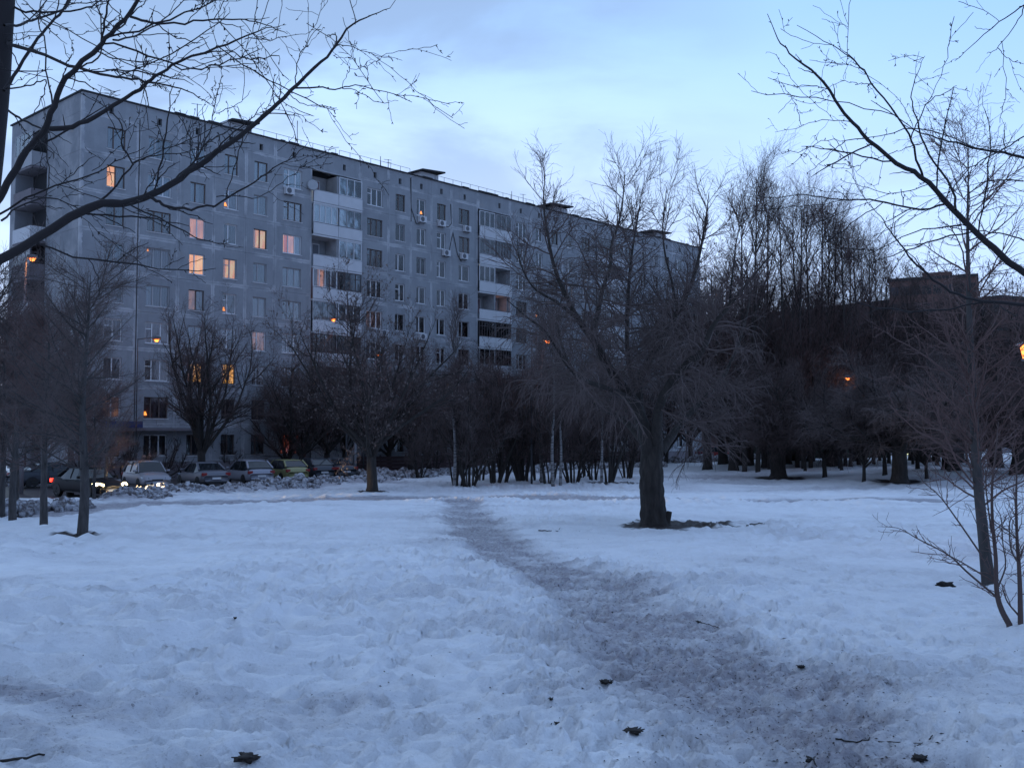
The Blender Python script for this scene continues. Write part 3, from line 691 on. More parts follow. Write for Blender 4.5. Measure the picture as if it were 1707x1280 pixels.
mTwig = plain('dark_twig_bark', (0.080, 0.053, 0.049), .85, .35, 1.5); mNear = plain('near_branch_bark', (0.017, 0.013, 0.014), .85, .3, 6); mTwigG = plain('greyish_twig_bark', (0.105, 0.077, 0.072), .85, .3, 1.5); mTwigR = plain('reddish_twig_bark', (0.120, 0.070, 0.063), .85, .3, 1.5)
t = MT('birch_bark'); v = t.co('Object', (1.2, 1.2, 9)); n = t.noise(v, 1.6, 4, .6); t.bump(n, .4, .02)
mBirch = t.base(t.mix(t.ramp(n, [(.40, 0.), (.54, 1.)]), (0.03, 0.025, 0.025), (0.21, 0.20, 0.195)), .8)
mLeaf = plain('dry_brown_leaves', (0.13, 0.10, 0.09), .9, .4, 5)
def tree_obj(loc, rz, sc, parts, label, group, name='bare_tree', cat='tree'):
    o = empty(name, loc, rz, label, cat, group); o.scale = (sc, sc, sc) if not isinstance(sc, tuple) else sc
    for nm, me, mat in parts:
        p = link(nm, me, o, mat)
    return o
def place(parts, px, py, sc, rz, label, group=None, name='bare_tree', cat='tree', y=None):
    g_ = on_ground(px, py) if y is None else np.array([(px-CX)/F*y, y, 0.])
    return tree_obj((g_[0], g_[1], gz(g_[0], g_[1])-.03), rz, sc, parts, label, group, name, cat)
rs = np.random.RandomState(21)
# --- prototypes (metres, base at the origin)
def proto_spread(rs, H=9., trunk=1.7, r0=.22, nl=9, spread=(18, 48), twigs=9000, leaves=0, tw=mTwig, t=.0036, lean=0, bk=None):
    T = smoothline([(0, 0, -.1), (.03, 0, .3), (.02+lean*.3, .05, trunk*.6), (lean, .05, trunk)], [r0*1.5, r0*1.12, r0, r0*.95], 8)
    P0 = np.repeat(T[0][:, -1], nl, 0)+np.array([[0, 0, -1.]])*rs.uniform(0, .55, nl)[:, None]; az = np.arange(nl)/nl*2*PI+rs.uniform(-.4, .4, nl); pol = np.radians(rs.uniform(*spread, nl)); pol[0] = .1
    D = np.stack([np.sin(pol)*np.cos(az), np.sin(pol)*np.sin(az), np.cos(pol)], 1)
    L1 = lines(rs, P0, D, (H-trunk)*rs.uniform(.75, 1.05, nl), np.full(nl, r0*.52)*rs.uniform(.7, 1.1, nl), 12, .09, (0, 0, .55), .008)
    L2 = sprout(rs, [L1], nl*9, H*.34, (25, 55), 8, .10, (0, 0, .25), .6, .030, .005, .12)
    L3 = sprout(rs, [L1, L2], nl*45, H*.16, (25, 60), 6, .12, (0, 0, .3), .6, .02, .005, .15, zig=.08)
    L4 = sprout(rs, [L2, L3], int(twigs*.42), H*.085, (25, 65), 4, .14, (0, 0, .2), .6, .008, t, .1, zig=.12)
    L5 = sprout(rs, [L3, L4], int(twigs*.3), H*.045, (30, 70), 3, .15, (0, 0, .1), .6, .006, t*.9, .2)
    ps = [('trunk', tubes('trunk', [T], 12), bk or mBark), ('limbs', tubes('limbs', [L1, L2], 6), bk or mBark), ('crown', tubes('crown', [L3, L4, L5], 3), tw)]
    if leaves:
        P, Dd, _, T_, _ = pick(rs, [L4], leaves); s = rs.uniform(.03, .06, (leaves, 1)); a = perp(rs, Dd)*s; b = np.cross(Dd, a/s)*s; dn = np.array([[0, 0, -1.]])*s*1.6
        V = np.stack([P, P+a+dn*.5, P+dn*1.4, P-a+dn*.5+b*.5], 1).reshape(-1, 3); ps.append(('leaves', mesh_np('leaves', V, np.arange(len(V)).reshape(-1, 4)), mLeaf))
    return ps
def proto_round(rs, H=8., r0=.42, twigs=10000, W_=5.0, tw=mTwig):
    """old broad crown with hanging shoots"""
    T = smoothline([(0, 0, -.1), (.04, 0, .3), (-.05, .0, 1.1), (0, 0, 1.9)], [r0*1.5, r0*1.1, r0, r0*.95], 9); nl = 13
    P0 = np.repeat(T[0][:, -1], nl, 0)-np.array([[0, 0, 1.]])*rs.uniform(0, .5, nl)[:, None]; az = np.arange(nl)*2.4+rs.uniform(-.3, .3, nl); pol = np.radians(rs.uniform(15, 72, nl))
    D = np.stack([np.sin(pol)*np.cos(az), np.sin(pol)*np.sin(az), np.cos(pol)], 1)
    L1 = lines(rs, P0, D, W_*rs.uniform(.8, 1.25, nl), np.full(nl, r0*.42), 11, .12, (0, 0, .45), .012)
    L2 = sprout(rs, [L1], 120, W_*.55, (25, 65), 8, .14, (0, 0, .0), .65, .06, .008, .15)
    L3 = sprout(rs, [L1, L2], 900, W_*.30, (25, 70), 6, .16, (0, 0, -.4), .6, .02, .006, .15)
    L4 = sprout(rs, [L2, L3], twigs, W_*.17, (25, 75), 4, .16, (0, 0, -.4), .6, .008, .0055, .1)
    L5 = sprout(rs, [L3, L4], twigs//2, W_*.10, (30, 70), 3, .15, (0, 0, -.5), .6, .006, .005, .2)
    return [('trunk', tubes('trunk', [T], 14), mBark), ('limbs', tubes('limbs', [L1, L2], 6), mBark), ('crown', tubes('crown', [L3, L4, L5], 3), tw)]
def proto_tall(rs, H=16., r0=.16, nb=60, twigs=7000, bk=mBark, tw=mTwig, ang_=(22, 40), lenr=.22, lo=.25):
    T = smoothline([(0, 0, -.1), (.05, .03, H*.2), (-.1, .05, H*.5), (.05, -.05, H*.8), (.1, 0, H)], [r0*1.3, r0, r0*.72, r0*.35, .012], 16)
    L2 = sprout(rs, [T], nb, H*lenr, ang_, 8, .08, (0, 0, .35), .5, .030, .006, lo, .97, 1., shape=.45)
    L3 = sprout(rs, [L2], nb*8, H*.11, (20, 50), 6, .11, (0, 0, .25), .6, .010, .004, .08, shape=.3)
    L4 = sprout(rs, [L2, L3], twigs, H*.055, (25, 60), 4, .14, (0, 0, .1), .6, .006, .0036, .08, shape=.3)
    return [('trunk', tubes('trunk', [T], 10), bk), ('limbs', tubes('limbs', [L2], 5), mBark if bk is mBirch else bk), ('crown', tubes('crown', [L3, L4], 3), tw)]
def proto_thicket(rs, H=7.5, ns=7, r0=.06, twigs=6000, tw=mTwig, spread=18, up_=.4):
    az = rs.rand(ns)*2*PI; pol = np.radians(rs.uniform(2, spread, ns)); P0 = np.stack([np.cos(az)*.25, np.sin(az)*.25, np.full(ns, -.1)], 1)
    D = np.stack([np.sin(pol)*np.cos(az), np.sin(pol)*np.sin(az), np.cos(pol)], 1)
    L1 = lines(rs, P0, D, H*rs.uniform(.65, 1.05, ns), r0*rs.uniform(.7, 1.6, ns), 12, .06, (0, 0, .15), .008)
    L2 = sprout(rs, [L1], ns*9, H*.28, (20, 50), 7, .10, (0, 0, up_), .6, .03, .006, .22)
    L3 = sprout(rs, [L1, L2], ns*45, H*.15, (25, 60), 5, .14, (0, 0, .2), .6, .014, .0055, .25)
    L4 = sprout(rs, [L2, L3], int(twigs*.5), H*.09, (25, 65), 4, .15, (0, 0, .1), .6, .007, .0045, .1)
    return [('stems', tubes('stems', [L1], 8), mBark), ('limbs', tubes('limbs', [L2], 5), mBark), ('crown', tubes('crown', [L3, L4], 3), tw)]
pS = [proto_spread(rs, 9.2, 1.7, .20, 11, (12, 46), 9000), proto_spread(rs, 10.5, 2.0, .24, 12, (14, 55), 12000, 5000), proto_spread(rs, 7.0, 1.2, .15, 9, (15, 55), 8000, 0, mTwigR)]
pR = [proto_round(rs), proto_round(rs, 8., .34, 9500, 4.6, mTwigG)]
pT = [proto_tall(rs, 17., .12, 38, 1600, lenr=.24, lo=.25, tw=mTwigR), proto_tall(rs, 15., .10, 40, 1700, ang_=(16, 36), lenr=.28, lo=.15), proto_tall(rs, 12., .10, 34, 2200, lenr=.30)]
pB = [proto_tall(rs, 11., .085, 34, 1900, mBirch, mTwig, (20, 38), .2, .3)]
pK = [proto_thicket(rs), proto_thicket(rs, 8.5, 5, .085, 6500), proto_thicket(rs, 6., 9, .05, 6000, mTwigG, 26)]
pD = [proto_tall(rs, 10., .17, 60, 5600, mBark2, mTwigG, (40, 80), .42, .28), proto_tall(rs, 8.5, .14, 50, 5200, mBark2, mTwigR, (35, 85), .46, .3)]
pShrub = proto_thicket(rs, 2.6, 9, .03, 900, mTwig, 55, .8)

# --- the old willow in the middle (limbs follow the photographed tree; depth spreads round the trunk)
WY = float(WIL[1]); wz = gz(WIL[0], WY)
def wp_(px, py, dy): return at_y(px, py, WY+dy)
def limb(pts, rad, n=16): return smoothline([wp_(*p) for p in pts], rad if n == 14 else [x*.78 for x in rad], n)
ws = np.random.RandomState(77)
base_ = [(1090, 884, 0), (1090, 866, 0), (1087, 820, 0), (1086, 775, 0), (1088, 742, 0)]
Tk = limb(base_, [.42, .345, .31, .32, .29], 14)
LM = [limb([(1084, 770, 0), (1068, 690, -.4), (1036, 642, -.8), (1011, 608, -1.0), (989, 566, -1.1), (963, 532, -1.2), (941, 488, -1.0), (924, 447, -.8), (913, 391, -.6), (906, 340, -.5), (909, 290, -.4)], [.28, .21, .17, .15, .13, .105, .08, .065, .045, .03, .012]),
      limb([(1086, 760, 0), (1066, 690, .3), (1064, 640, .5), (1079, 605, .7), (1101, 571, .8), (1129, 521, 1.0), (1152, 476, 1.2), (1166, 425, 1.3), (1176, 370, 1.4), (1182, 320, 1.5)], [.3, .2, .17, .155, .13, .10, .075, .055, .035, .012]),
      limb([(1095, 760, 0), (1096, 690, -.6), (1114, 644, -1.2), (1146, 605, -1.6), (1169, 588, -1.8), (1188, 543, -2.0), (1216, 510, -2.2), (1262, 452, -2.3), (1290, 420, -2.3)], [.25, .17, .15, .13, .11, .08, .06, .035, .012]),
      limb([(1080, 740, 0), (1062, 660, .9), (1047, 600, 1.4), (1045, 537, 1.6), (1048, 481, 1.7), (1053, 425, 1.8), (1062, 369, 1.9), (1072, 310, 1.9)], [.2, .12, .095, .075, .06, .045, .03, .012]),
      limb([(985, 562, -1.1), (997, 520, -.7), (1005, 481, -.4), (1017, 447, -.2), (1019, 408, 0), (1031, 374, .2), (1038, 335, .3), (1042, 285, .4)], [.10, .085, .07, .06, .05, .04, .028, .012]),
      limb([(1100, 755, 0), (1130, 712, .8), (1170, 668, 1.6), (1205, 630, 2.2), (1235, 560, 2.6), (1250, 500, 2.8), (1256, 440, 2.9)], [.2, .12, .09, .07, .05, .03, .012]),
      limb([(1062, 670, -.3), (1020, 650, -1.5), (960, 625, -2.4), (915, 560, -2.9), (880, 530, -3.1), (845, 500, -3.2)], [.12, .09, .07, .05, .03, .012]),
      limb([(1080, 745, 0), (1040, 700, 1.4), (990, 670, 2.6), (950, 610, 3.2), (930, 540, 3.5), (945, 460, 3.6)], [.18, .11, .085, .06, .04, .012]),
      limb([(963, 532, -1.2), (930, 505, -1.5), (890, 480, -1.7), (868, 440, -1.8), (862, 400, -1.8)], [.07, .05, .035, .025, .010]),
      limb([(1129, 521, 1.0), (1120, 470, 1.1), (1108, 420, 1.2), (1105, 370, 1.2), (1112, 310, 1.2)], [.06, .045, .035, .025, .010]),
      limb([(1216, 510, -2.2), (1222, 450, -2.2), (1228, 400, -2.2), (1240, 350, -2.2)], [.04, .03, .02, .010])]
LM2 = [LM[i] for i in (0, 1, 2, 3, 4, 8, 9, 10)]
rsw = np.random.RandomState(4)
up2 = sprout(rsw, [(P[:, 5:], Rr[:, 5:]) for P, Rr in LM2], 105, 1.55, (20, 55), 10, .08, (0, 0, .45), .5, .017, .0034, .2, 1., .8, zig=.05, up=.5, shape=.2)
up3 = sprout(rsw, [up2], 800, .75, (22, 52), 7, .10, (0, 0, .3), .6, .007, .0032, .15, zig=.07, shape=.3)
up4 = sprout(rsw, [up2, up3], 2900, .38, (22, 52), 5, .12, (0, 0, .2), .6, .005, .0028, .15, zig=.1, shape=.3)
lo2 = sprout(rsw, [(P[:, :11], Rr[:, :11]) for P, Rr in LM[:8]], 230, 2.3, (40, 85), 8, .14, (0, 0, -.15), .5, .03, .006, .2, 1., .9)
lo3 = sprout(rsw, [lo2], 1700, 1.3, (25, 70), 6, .15, (0, 0, -.7), .6, .010, .0045, .1)
lo4 = sprout(rsw, [lo2, lo3], 5200, .65, (25, 75), 4, .16, (0, 0, -.9), .6, .006, .0038, .1)
lo5 = sprout(rsw, [lo3, lo4], 3500, .38, (25, 75), 3, .16, (0, 0, -.6), .6, .005, .0034, .1)
# furrowed trunk surface with root flare
def trunk_mesh(S, k=40, nseg=46, amp=.07, flare=.25, twist=.6):
    P, Rr = S; u = np.linspace(0, P.shape[1]-1, nseg); i = np.minimum(u.astype(int), P.shape[1]-2); f = (u-i)
    C0 = P[0][i]*(1-f[:, None])+P[0][i+1]*f[:, None]; r = Rr[0][i]*(1-f)+Rr[0][i+1]*f; z = C0[:, 2]-C0[0, 2]
    th = np.arange(k)/k*2*PI; V = []
    for a in range(nseg):
        rr = r[a]*(1+flare*np.exp(-z[a]/.22)*(1+.5*np.cos(3*th+1)))
        rr = rr*(1+.06*np.cos(2*th+z[a]*1.3)+.05*np.cos(3*th-z[a]))+amp*(np.abs(perlin(th*5.5+2, np.full(k, z[a]*1.6))) - .25)+amp*.4*perlin(th*11, np.full(k, z[a]*4.))
        V.append(np.stack([C0[a, 0]+rr*np.cos(th), C0[a, 1]+rr*np.sin(th), np.full(k, C0[a, 2])], 1))
    V = np.array(V).reshape(-1, 3); q = []
    ii = np.arange(nseg-1)[:, None]*k; j = np.arange(k)[None]; j2 = (j+1) % k
    return V, np.stack([ii+j, ii+j2, ii+k+j2, ii+k+j], -1).reshape(-1, 4)
wt = empty('willow_tree', (0, 0, 0), 0, 'old willow with a thick gnarled leaning trunk standing alone beside the trodden path', 'tree')
V, Qd = trunk_mesh(Tk); org = np.array([WIL[0], WY, wz])
wt.location = tuple(org)
link('trunk', mesh_np('trunk', V-org, Qd, True), wt, mBark)
def shift(S): return [(P-org, Rr) for P, Rr in S]
link('limbs', tubes('limbs', shift(LM), 12), wt, mBark)
link('crown', tubes('crown', shift([up2, up3, up4]), 4), wt, mTwig)
link('lower_twigs', tubes('lower_twigs', shift([lo2, lo3, lo4, lo5]), 3), wt, mTwigG)
m = MB(); m.cyl((.36, -.1, .1), (.44, -.12, .42), .10, .07, 8); m.build('stub', mBark, wt)

# --- trees standing in the park and along the block
place(pS[0], 335, 806, (1.22, 1.22, 1.28), .4, 'spreading bare tree behind the snow heap in front of the second and third parked cars', 'bare trees near the block')
place(pS[1], 620, 822, (1.05, 1.05, 1.0), 1.1, 'bare tree with dry leaves and a straight single trunk in front of the reddish fence')
o = place(pD[0], 137, 897, (.60, .60, .62), .3, 'densely twigged tree with peeling scarred trunk nearest the lit black car')
place(pD[1], 73, 879, (.62, .62, .70), 2.1, 'slim densely twigged tree between the scarred trunk and the pair by the picture edge')
place(pD[0], 21, 866, (.60, .60, .66), 4.2, 'dark densely twigged tree in front of the lamp post, right one of the edge pair')
place(pD[1], 2, 862, (.66, .66, .76), 5.0, 'dark densely twigged tree at the very left edge of the snow field')
for i, (px, yy, sc) in enumerate([(-60, 33, .9), (30, 44, .95), (-20, 58, 1.1), (160, 44, .6), (75, 40, .75), (5, 90, 1.0), (120, 52, 1.15), (180, 50, .8), (-10, 40, 1.2), (40, 62, 1.3), (135, 60, 1.1)]):
    place(pD[i % 2], px, 0, sc*.8, i*1.3, 'bare twiggy tree in the tangle at the left end of the block', 'trees at the left end of the block', y=yy)
# shrubs and small trees against the ground floor
for i, (px, dy) in enumerate([(160, 66.5), (205, 68), (265, 71), (300, 73), (380, 76), (450, 80), (505, 82), (560, 85), (600, 88), (690, 92), (735, 96), (780, 99), (235, 70), (410, 78)]):
    place(pShrub, px, 0, (1.15, 1.15, 1.1+.2*(i % 3)), i*1.7, 'low bare shrub growing against the ground floor wall behind the cars and fence', 'shrubs along the ground floor', 'bare_shrub', 'shrub', y=dy)
for i, (px, dy, pk, sc) in enumerate([(480, 76, 2, 1.05), (505, 75, 1, .9), (545, 78, 1, .95), (575, 80, 0, 1.0), (650, 84, 0, 1.05), (685, 80, 1, .95), (715, 86, 2, 1.2), (740, 90, 0, 1.1), (800, 92, 1, 1.0), (850, 95, 0, 1.1), (900, 96, 1, 1.0), (960, 100, 0, 1.15), (1010, 102, 1, 1.0), (1060, 104, 0, 1.0), (1110, 106, 2, 1.3), (1150, 110, 1, 1.1)]):
    place(pS[pk], px, 0, sc, i*2.1, 'bare tree in the belt between the reddish fence and the block', 'trees between fence and block', y=dy)
# thicket in the middle
TH = [(762, 810, 0, 1.0), (782, 811, 2, 1.15), (825, 806, 1, .95), (838, 805, 0, 1.05), (872, 803, 1, 1.1), (868, 800, 0, 1.0), (915, 808, 0, 1.0), (955, 805, 2, 1.25), (990, 800, 0, .9), (1015, 806, 1, .9), (1045, 798, 2, 1.1), (800, 800, 0, .9), (895, 798, 0, .9), (720, 792, 0, .9), (975, 796, 0, .85), (700, 795, 2, .8)]
for i, (px, py, k, sc) in enumerate(TH):
    place(pK[k], px, py, (sc, sc, sc*.92), i*1.9, 'dark many-stemmed bare tree in the thicket between the fence and the middle of the park', 'many-stemmed trees of the middle thicket', 'multi_stem_tree')
for i, (px, py, sc) in enumerate([(757, 812, 1.0), (922, 812, 1.0), (934, 811, .9), (903, 806, 1.05), (1003, 808, .9)]):
    place(pB[0], px, py, sc, i*2.7, 'slender white-stemmed birch in the middle thicket', 'birches in the middle thicket', 'birch_tree')
# right-hand park
place(pR[0], 1297, 797, (1.18, 1.18, 1.02), 0.2, 'broad round-crowned bare tree with a very thick flared trunk, right of the big willow')
place(pR[1], 1500, 804, (1.30, 1.30, 1.10), 1.4, 'broad dark bare tree with a thick trunk in front of the lit shop')
for i, (px, py, sc) in enumerate([(1230, 776, 1.35), (1390, 777, 1.5), (1585, 785, 1.35), (1660, 778, 1.5), (1700, 790, 1.2), (1540, 770, 1.6), (1330, 768, 1.6)]):
    place(pR[i % 2], px, py, (sc, sc, sc*.85), 2.2*i+.6, 'round-crowned dark bare tree in the grove before the far brick building', 'round-crowned trees of the right grove')
for i, (px, py, sc) in enumerate([(1342, 786, .55), (1375, 795, .6), (1403, 783, .6), (1418, 779, .6), (1440, 803, .55), (1475, 793, .6), (1545, 798, .55), (1530, 783, .6), (1582, 788, .6), (1562, 776, .6)]):
    place(pS[i % 2], px, py, (sc*.95, sc*.95, sc*1.15), 1.3*i, 'thin-trunked dark bare tree among the thick trunks of the right grove', 'thin-trunked trees of the right grove')
for i, (px, yy, k, sc) in enumerate([(1262, 98, 1, 1.40), (1282, 104, 0, 1.42), (1305, 100, 1, 1.38), (1328, 106, 0, 1.40), (1350, 102, 1, 1.34), (1374, 108, 0, 1.35), (1395, 110, 1, 1.25),
                                  (1420, 118, 0, 1.2), (1442, 120, 1, 1.25), (1465, 122, 0, 1.2), (1500, 195, 1, 2.1), (1530, 198, 0, 2.0), (1560, 200, 1, 2.1), (1600, 198, 0, 1.9), (1650, 150, 1, 1.25), (1690, 140, 0, 1.3), (1240, 100, 0, 1.3), (1338, 100, 0, 1.3), (1384, 104, 0, 1.2), (1408, 102, 1, 1.1), (1430, 105, 0, 1.0), (1455, 108, 1, 1.05), (1480, 112, 0, 1.0), (1520, 110, 1, .85), (1560, 106, 0, .75), (1610, 104, 1, .8)]):
    if yy < 125:
        yy = yy*.80; tp = np.interp(px, [1185, 1225, 1262, 1300, 1350, 1395, 1425, 1470, 1500, 1560, 1620], [330, 315, 292, 330, 340, 352, 398, 412, 470, 520, 540])+(i*37 % 23)
        hz_ = (HOR-tp)/F*yy+EYE; zs = hz_/(17., 15., 12.)[k]; sc = (zs*.85+.2)
    else: zs = sc*.92
    place(pT[k], px, 0, (sc, sc, zs), i*1.1, 'tall slender bare tree rising above the right grove', 'tall slender trees behind the right grove', 'tall_bare_tree', y=yy)

for i, (px, yy, k, sc) in enumerate([(1178, 88, 0, 1.55), (1205, 98, 0, 1.85), (1222, 84, 1, 1.35), (1248, 92, 0, 1.5), (1275, 86, 0, 1.35), (1312, 92, 1, 1.25), (1350, 95, 0, 1.45), (1392, 90, 1, 1.25), (1425, 96, 0, 1.5), (1520, 98, 1, 1.4), (1558, 95, 0, 1.5), (1600, 92, 1, 1.2), (1650, 95, 0, 1.35), (1695, 90, 1, 1.2)]):
    place(pS[k], px, 0, (sc*1.12, sc*1.12, sc*1.28), i*1.9, 'middle-sized bare tree hiding the long brick wing at the back of the right grove', 'middle-sized trees before the brick wing', y=yy)

# --- near trees: trunks partly outside the frame, boughs reach into the picture
def near_tree(name, limbs, label, Yd, seed, twn, trunkpts, extra_len=.42, tropv=(0, 0, .05)):
    r_ = np.random.RandomState(seed); S = []; r2 = random.Random(seed)
    for pts, r0, r1 in limbs:
        r0 *= .66; r1 *= .75; y0 = Yd+r2.uniform(-.5, .5); dy = r2.uniform(-.9, .9); n = len(pts); W3 = []
        for i, p in enumerate(pts):
            yy = p[2] if len(p) > 2 else y0+dy*i/n
            W3.append(at_y(p[0], p[1], yy))
        S.append(smoothline(W3, list(np.linspace(r0, r1, n)), max(14, n*3)))
    # small wobble and swellings at the nodes
    S2 = []
    for P, Rr in S:
        n = P.shape[1]; P = P+r_.normal(size=P.shape)*.003; Rr = Rr*(1+.10*r_.rand(*Rr.shape)); S2.append((P, Rr))
    a = sprout(r_, [(P[:, 3:], Rr[:, 3:]) for P, Rr in S2], int(twn*.10), extra_len*1.9, (28, 62), 10, .085, tropv, .55, .0045, .0016, .05, 1., 1., zig=.12)
    b = sprout(r_, S2+[a], int(twn*.38), extra_len*.65, (30, 68), 7, .11, tropv, .55, .0030, .0012, .1, 1., zig=.20)
    c = sprout(r_, [a, b], int(twn*.6), extra_len*.20, (35, 70), 4, .14, (0, 0, 0), .6, .0022, .0011, .1, zig=.28)
    bud = sprout(r_, S2+[a, b, c], int(twn*1.6), .014, (30, 60), 2, .0, (0, 0, 0), 1.2, .0035, .0022, .05, 1., shape=0.)
    base = np.array(trunkpts[0][:3]); o = empty(name, tuple(base), 0, label, 'tree')
    Tr = smoothline([np.array(p[:3]) for p in trunkpts], [p[3] for p in trunkpts], 20)
    link('trunk', tubes('trunk', [(Tr[0]-base, Tr[1])], 16), o, mNear)
    link('limbs', tubes('limbs', [(P-base, Rr) for P, Rr in S2], 10), o, mNear)
    link('crown', tubes('crown', [(P-base, Rr) for P, Rr in (a, b, c)], 4), o, mNear)
    link('buds', tubes('buds', [(bud[0]-base, bud[1])], 4), o, mNear)
    return o
def Z8(L_): return [(x/2.4386, y/2.4386) for x, y in L_]
LT = [(Z8([(-60, 1095), (0, 1060), (170, 960), (380, 835), (520, 825), (650, 775), (760, 705), (880, 625), (1000, 535), (1110, 440), (1190, 360), (1290, 265), (1360, 190), (1430, 105), (1510, 60), (1585, 35)]), .036, .0022),
      (Z8([(1190, 360), (1300, 358), (1380, 358), (1450, 350), (1590, 380), (1675, 418)]), .006, .0018),
      (Z8([(1380, 358), (1450, 372), (1530, 412), (1585, 418)]), .003, .0016),
      (Z8([(1360, 185), (1440, 195), (1520, 225), (1595, 242)]), .0035, .0016),
      (Z8([(1200, 355), (1205, 290), (1220, 220), (1260, 160), (1308, 95)]), .0045, .0016),
      (Z8([(610, 800), (650, 825), (700, 845), (800, 845), (900, 820), (1010, 755), (1100, 690), (1190, 640), (1250, 585)]), .012, .0018),
      (Z8([(880, 800), (960, 800), (1040, 802), (1130, 755), (1200, 700), (1250, 650)]), .004, .0016),
      (Z8([(-40, 850), (0, 800), (60, 700), (120, 600), (180, 525), (215, 430), (270, 320), (380, 210), (440, 150), (520, 65), (560, 0), (600, -60)]), .026, .008),
      (Z8([(180, 525), (300, 515), (400, 470), (530, 390), (600, 340), (650, 300), (745, 245), (900, 190), (1000, 150), (1060, 125), (1140, 110)]), .017, .0018),
      (Z8([(990, 158), (1090, 162), (1180, 145), (1262, 132)]), .0035, .0016),
      (Z8([(30, 180), (150, 215), (300, 270), (400, 300), (500, 315), (600, 335), (700, 355), (780, 380), (850, 420)]), .013, .0020),
      (Z8([(20, 105), (90, 100), (150, 75), (260, 40), (300, -20)]), .010, .006),
      (Z8([(530, 65), (600, 90), (650, 98), (780, 90), (890, 76), (980, 80), (1050, 90), (1120, 120), (1170, 137)]), .009, .0017),
      (Z8([(20, 370), (60, 300), (130, 190), (190, 115), (250, 50), (290, -20)]), .013, .007),
      (Z8([(20, 360), (90, 355), (150, 340), (185, 325), (170, 400), (130, 470)]), .006, .0025),
      (Z8([(30, 15), (90, 45), (200, 52), (330, 40), (400, 10), (440, -20)]), .009, .004),
      (Z8([(380, 840), (460, 770), (540, 670), (600, 640), (660, 628), (740, 620), (860, 595)]), .009, .0018),
      (Z8([(540, 670), (500, 590), (495, 510), (440, 440), (380, 400)]), .006, .002),
      (Z8([(390, 200), (430, 230), (520, 245), (620, 255), (700, 245)]), .006, .0020),
      (Z8([(460, 165), (540, 150), (640, 100), (700, 50), (760, -10)]), .007, .003),
      (Z8([(750, 705), (800, 640), (850, 540), (870, 440), (890, 340), (905, 270)]), .006, .0018),
      (Z8([(0, 870), (120, 800), (260, 745), (400, 700), (480, 650), (590, 600)]), .009, .002),
      (Z8([(0, 900), (90, 835), (200, 805), (320, 850), (420, 900)]), .008, .002),
      (Z8([(215, 430), (190, 300), (185, 180), (160, 80), (170, -10)]), .006, .003),
      (Z8([(330, 270), (400, 230), (415, 130), (400, 30), (380, -20)]), .006, .003),
      (Z8([(20, 440), (80, 480), (160, 520), (200, 540)]), .009, .006),
      (Z8([(875, 460), (940, 440), (985, 410), (1022, 370)]), .0035, .0015),
      (Z8([(1060, 480), (1090, 430), (1110, 375)]), .003, .0015),
      (Z8([(1180, 390), (1240, 425), (1310, 430), (1350, 440)]), .0035, .0015)]
tx = -2.72
near_tree('lime_tree', LT, 'near bare tree at the left edge whose budded boughs hang across the apartment block', 5.0, 8, 720,
          [(-3.3, 5.2, gz(-3.3, 5.2)-.05, .16), (-3.2, 5.2, 2.2, .12), (-3.0, 5.15, 3.1, .11), (-2.78, 5.1, 3.9, .10), (-2.66, 5.05, 4.7, .085), (-2.60, 5.0, 5.4, .08), (-2.5, 5.0, 7.5, .05)])
def Z3(L_): return [(1207+x/2.286, y/2.286) for x, y in L_]
RT = [(Z3([(1260, 1110), (1143, 1045), (1050, 965), (950, 875), (850, 775), (760, 680), (660, 625), (550, 530), (480, 460), (390, 330), (340, 275), (255, 210), (205, 150), (165, 55)]), .030, .0022),
      (Z3([(760, 680), (735, 600), (712, 525), (640, 415), (565, 320), (530, 265), (470, 210), (390, 160), (280, 100)]), .010, .0018),
      (Z3([(712, 525), (740, 465), (785, 385), (850, 350), (883, 325)]), .005, .0016),
      (Z3([(880, 800), (870, 720), (790, 600), (750, 520), (738, 470), (718, 400), (715, 350), (735, 285), (763, 215)]), .010, .0018),
      (Z3([(850, 780), (740, 797), (600, 770), (540, 762), (450, 760), (360, 752), (290, 745), (165, 755), (75, 742)]), .009, .0018),
      (Z3([(1250, 610), (1143, 600), (1050, 580), (920, 555), (830, 530), (760, 510), (690, 480), (670, 455)]), .013, .0018),
      (Z3([(1250, 1165), (1143, 1160), (1000, 1150), (900, 1125), (820, 1085), (750, 1025), (700, 970), (640, 890), (600, 830), (555, 770)]), .015, .0018),
      (Z3([(895, 860), (820, 868), (740, 880), (640, 925), (560, 965), (510, 990)]), .006, .0016),
      (Z3([(1250, -40), (1143, 20), (1050, 90), (950, 170), (880, 235)]), .006, .0018),
      (Z3([(1143, 20), (1110, 100), (1040, 185), (1000, 205)]), .004, .0016),
      (Z3([(1040, 185), (1080, 220), (1143, 245)]), .003, .0016),
      (Z3([(530, 265), (460, 245), (325, 232)]), .003, .0015), (Z3([(565, 320), (500, 318), (445, 303)]), .003, .0015), (Z3([(395, 340), (330, 328), (250, 326), (168, 297)]), .0035, .0015),
      (Z3([(490, 468), (430, 460), (350, 462), (270, 490), (195, 502)]), .004, .0015), (Z3([(550, 530), (470, 535), (420, 570), (370, 620), (317, 665)]), .004, .0015),
      (Z3([(660, 575), (590, 600), (550, 605), (500, 655)]), .003, .0015), (Z3([(770, 705), (700, 730), (620, 738), (540, 715), (445, 690)]), .004, .0015),
      (Z3([(1143, 515), (1080, 560), (1000, 600), (930, 650), (870, 720)]), .006, .003), (Z3([(1143, 690), (1060, 685), (980, 700), (930, 740), (890, 775)]), .005, .002),
      (Z3([(1143, 915), (1060, 890), (980, 880), (900, 855)]), .006, .003)]
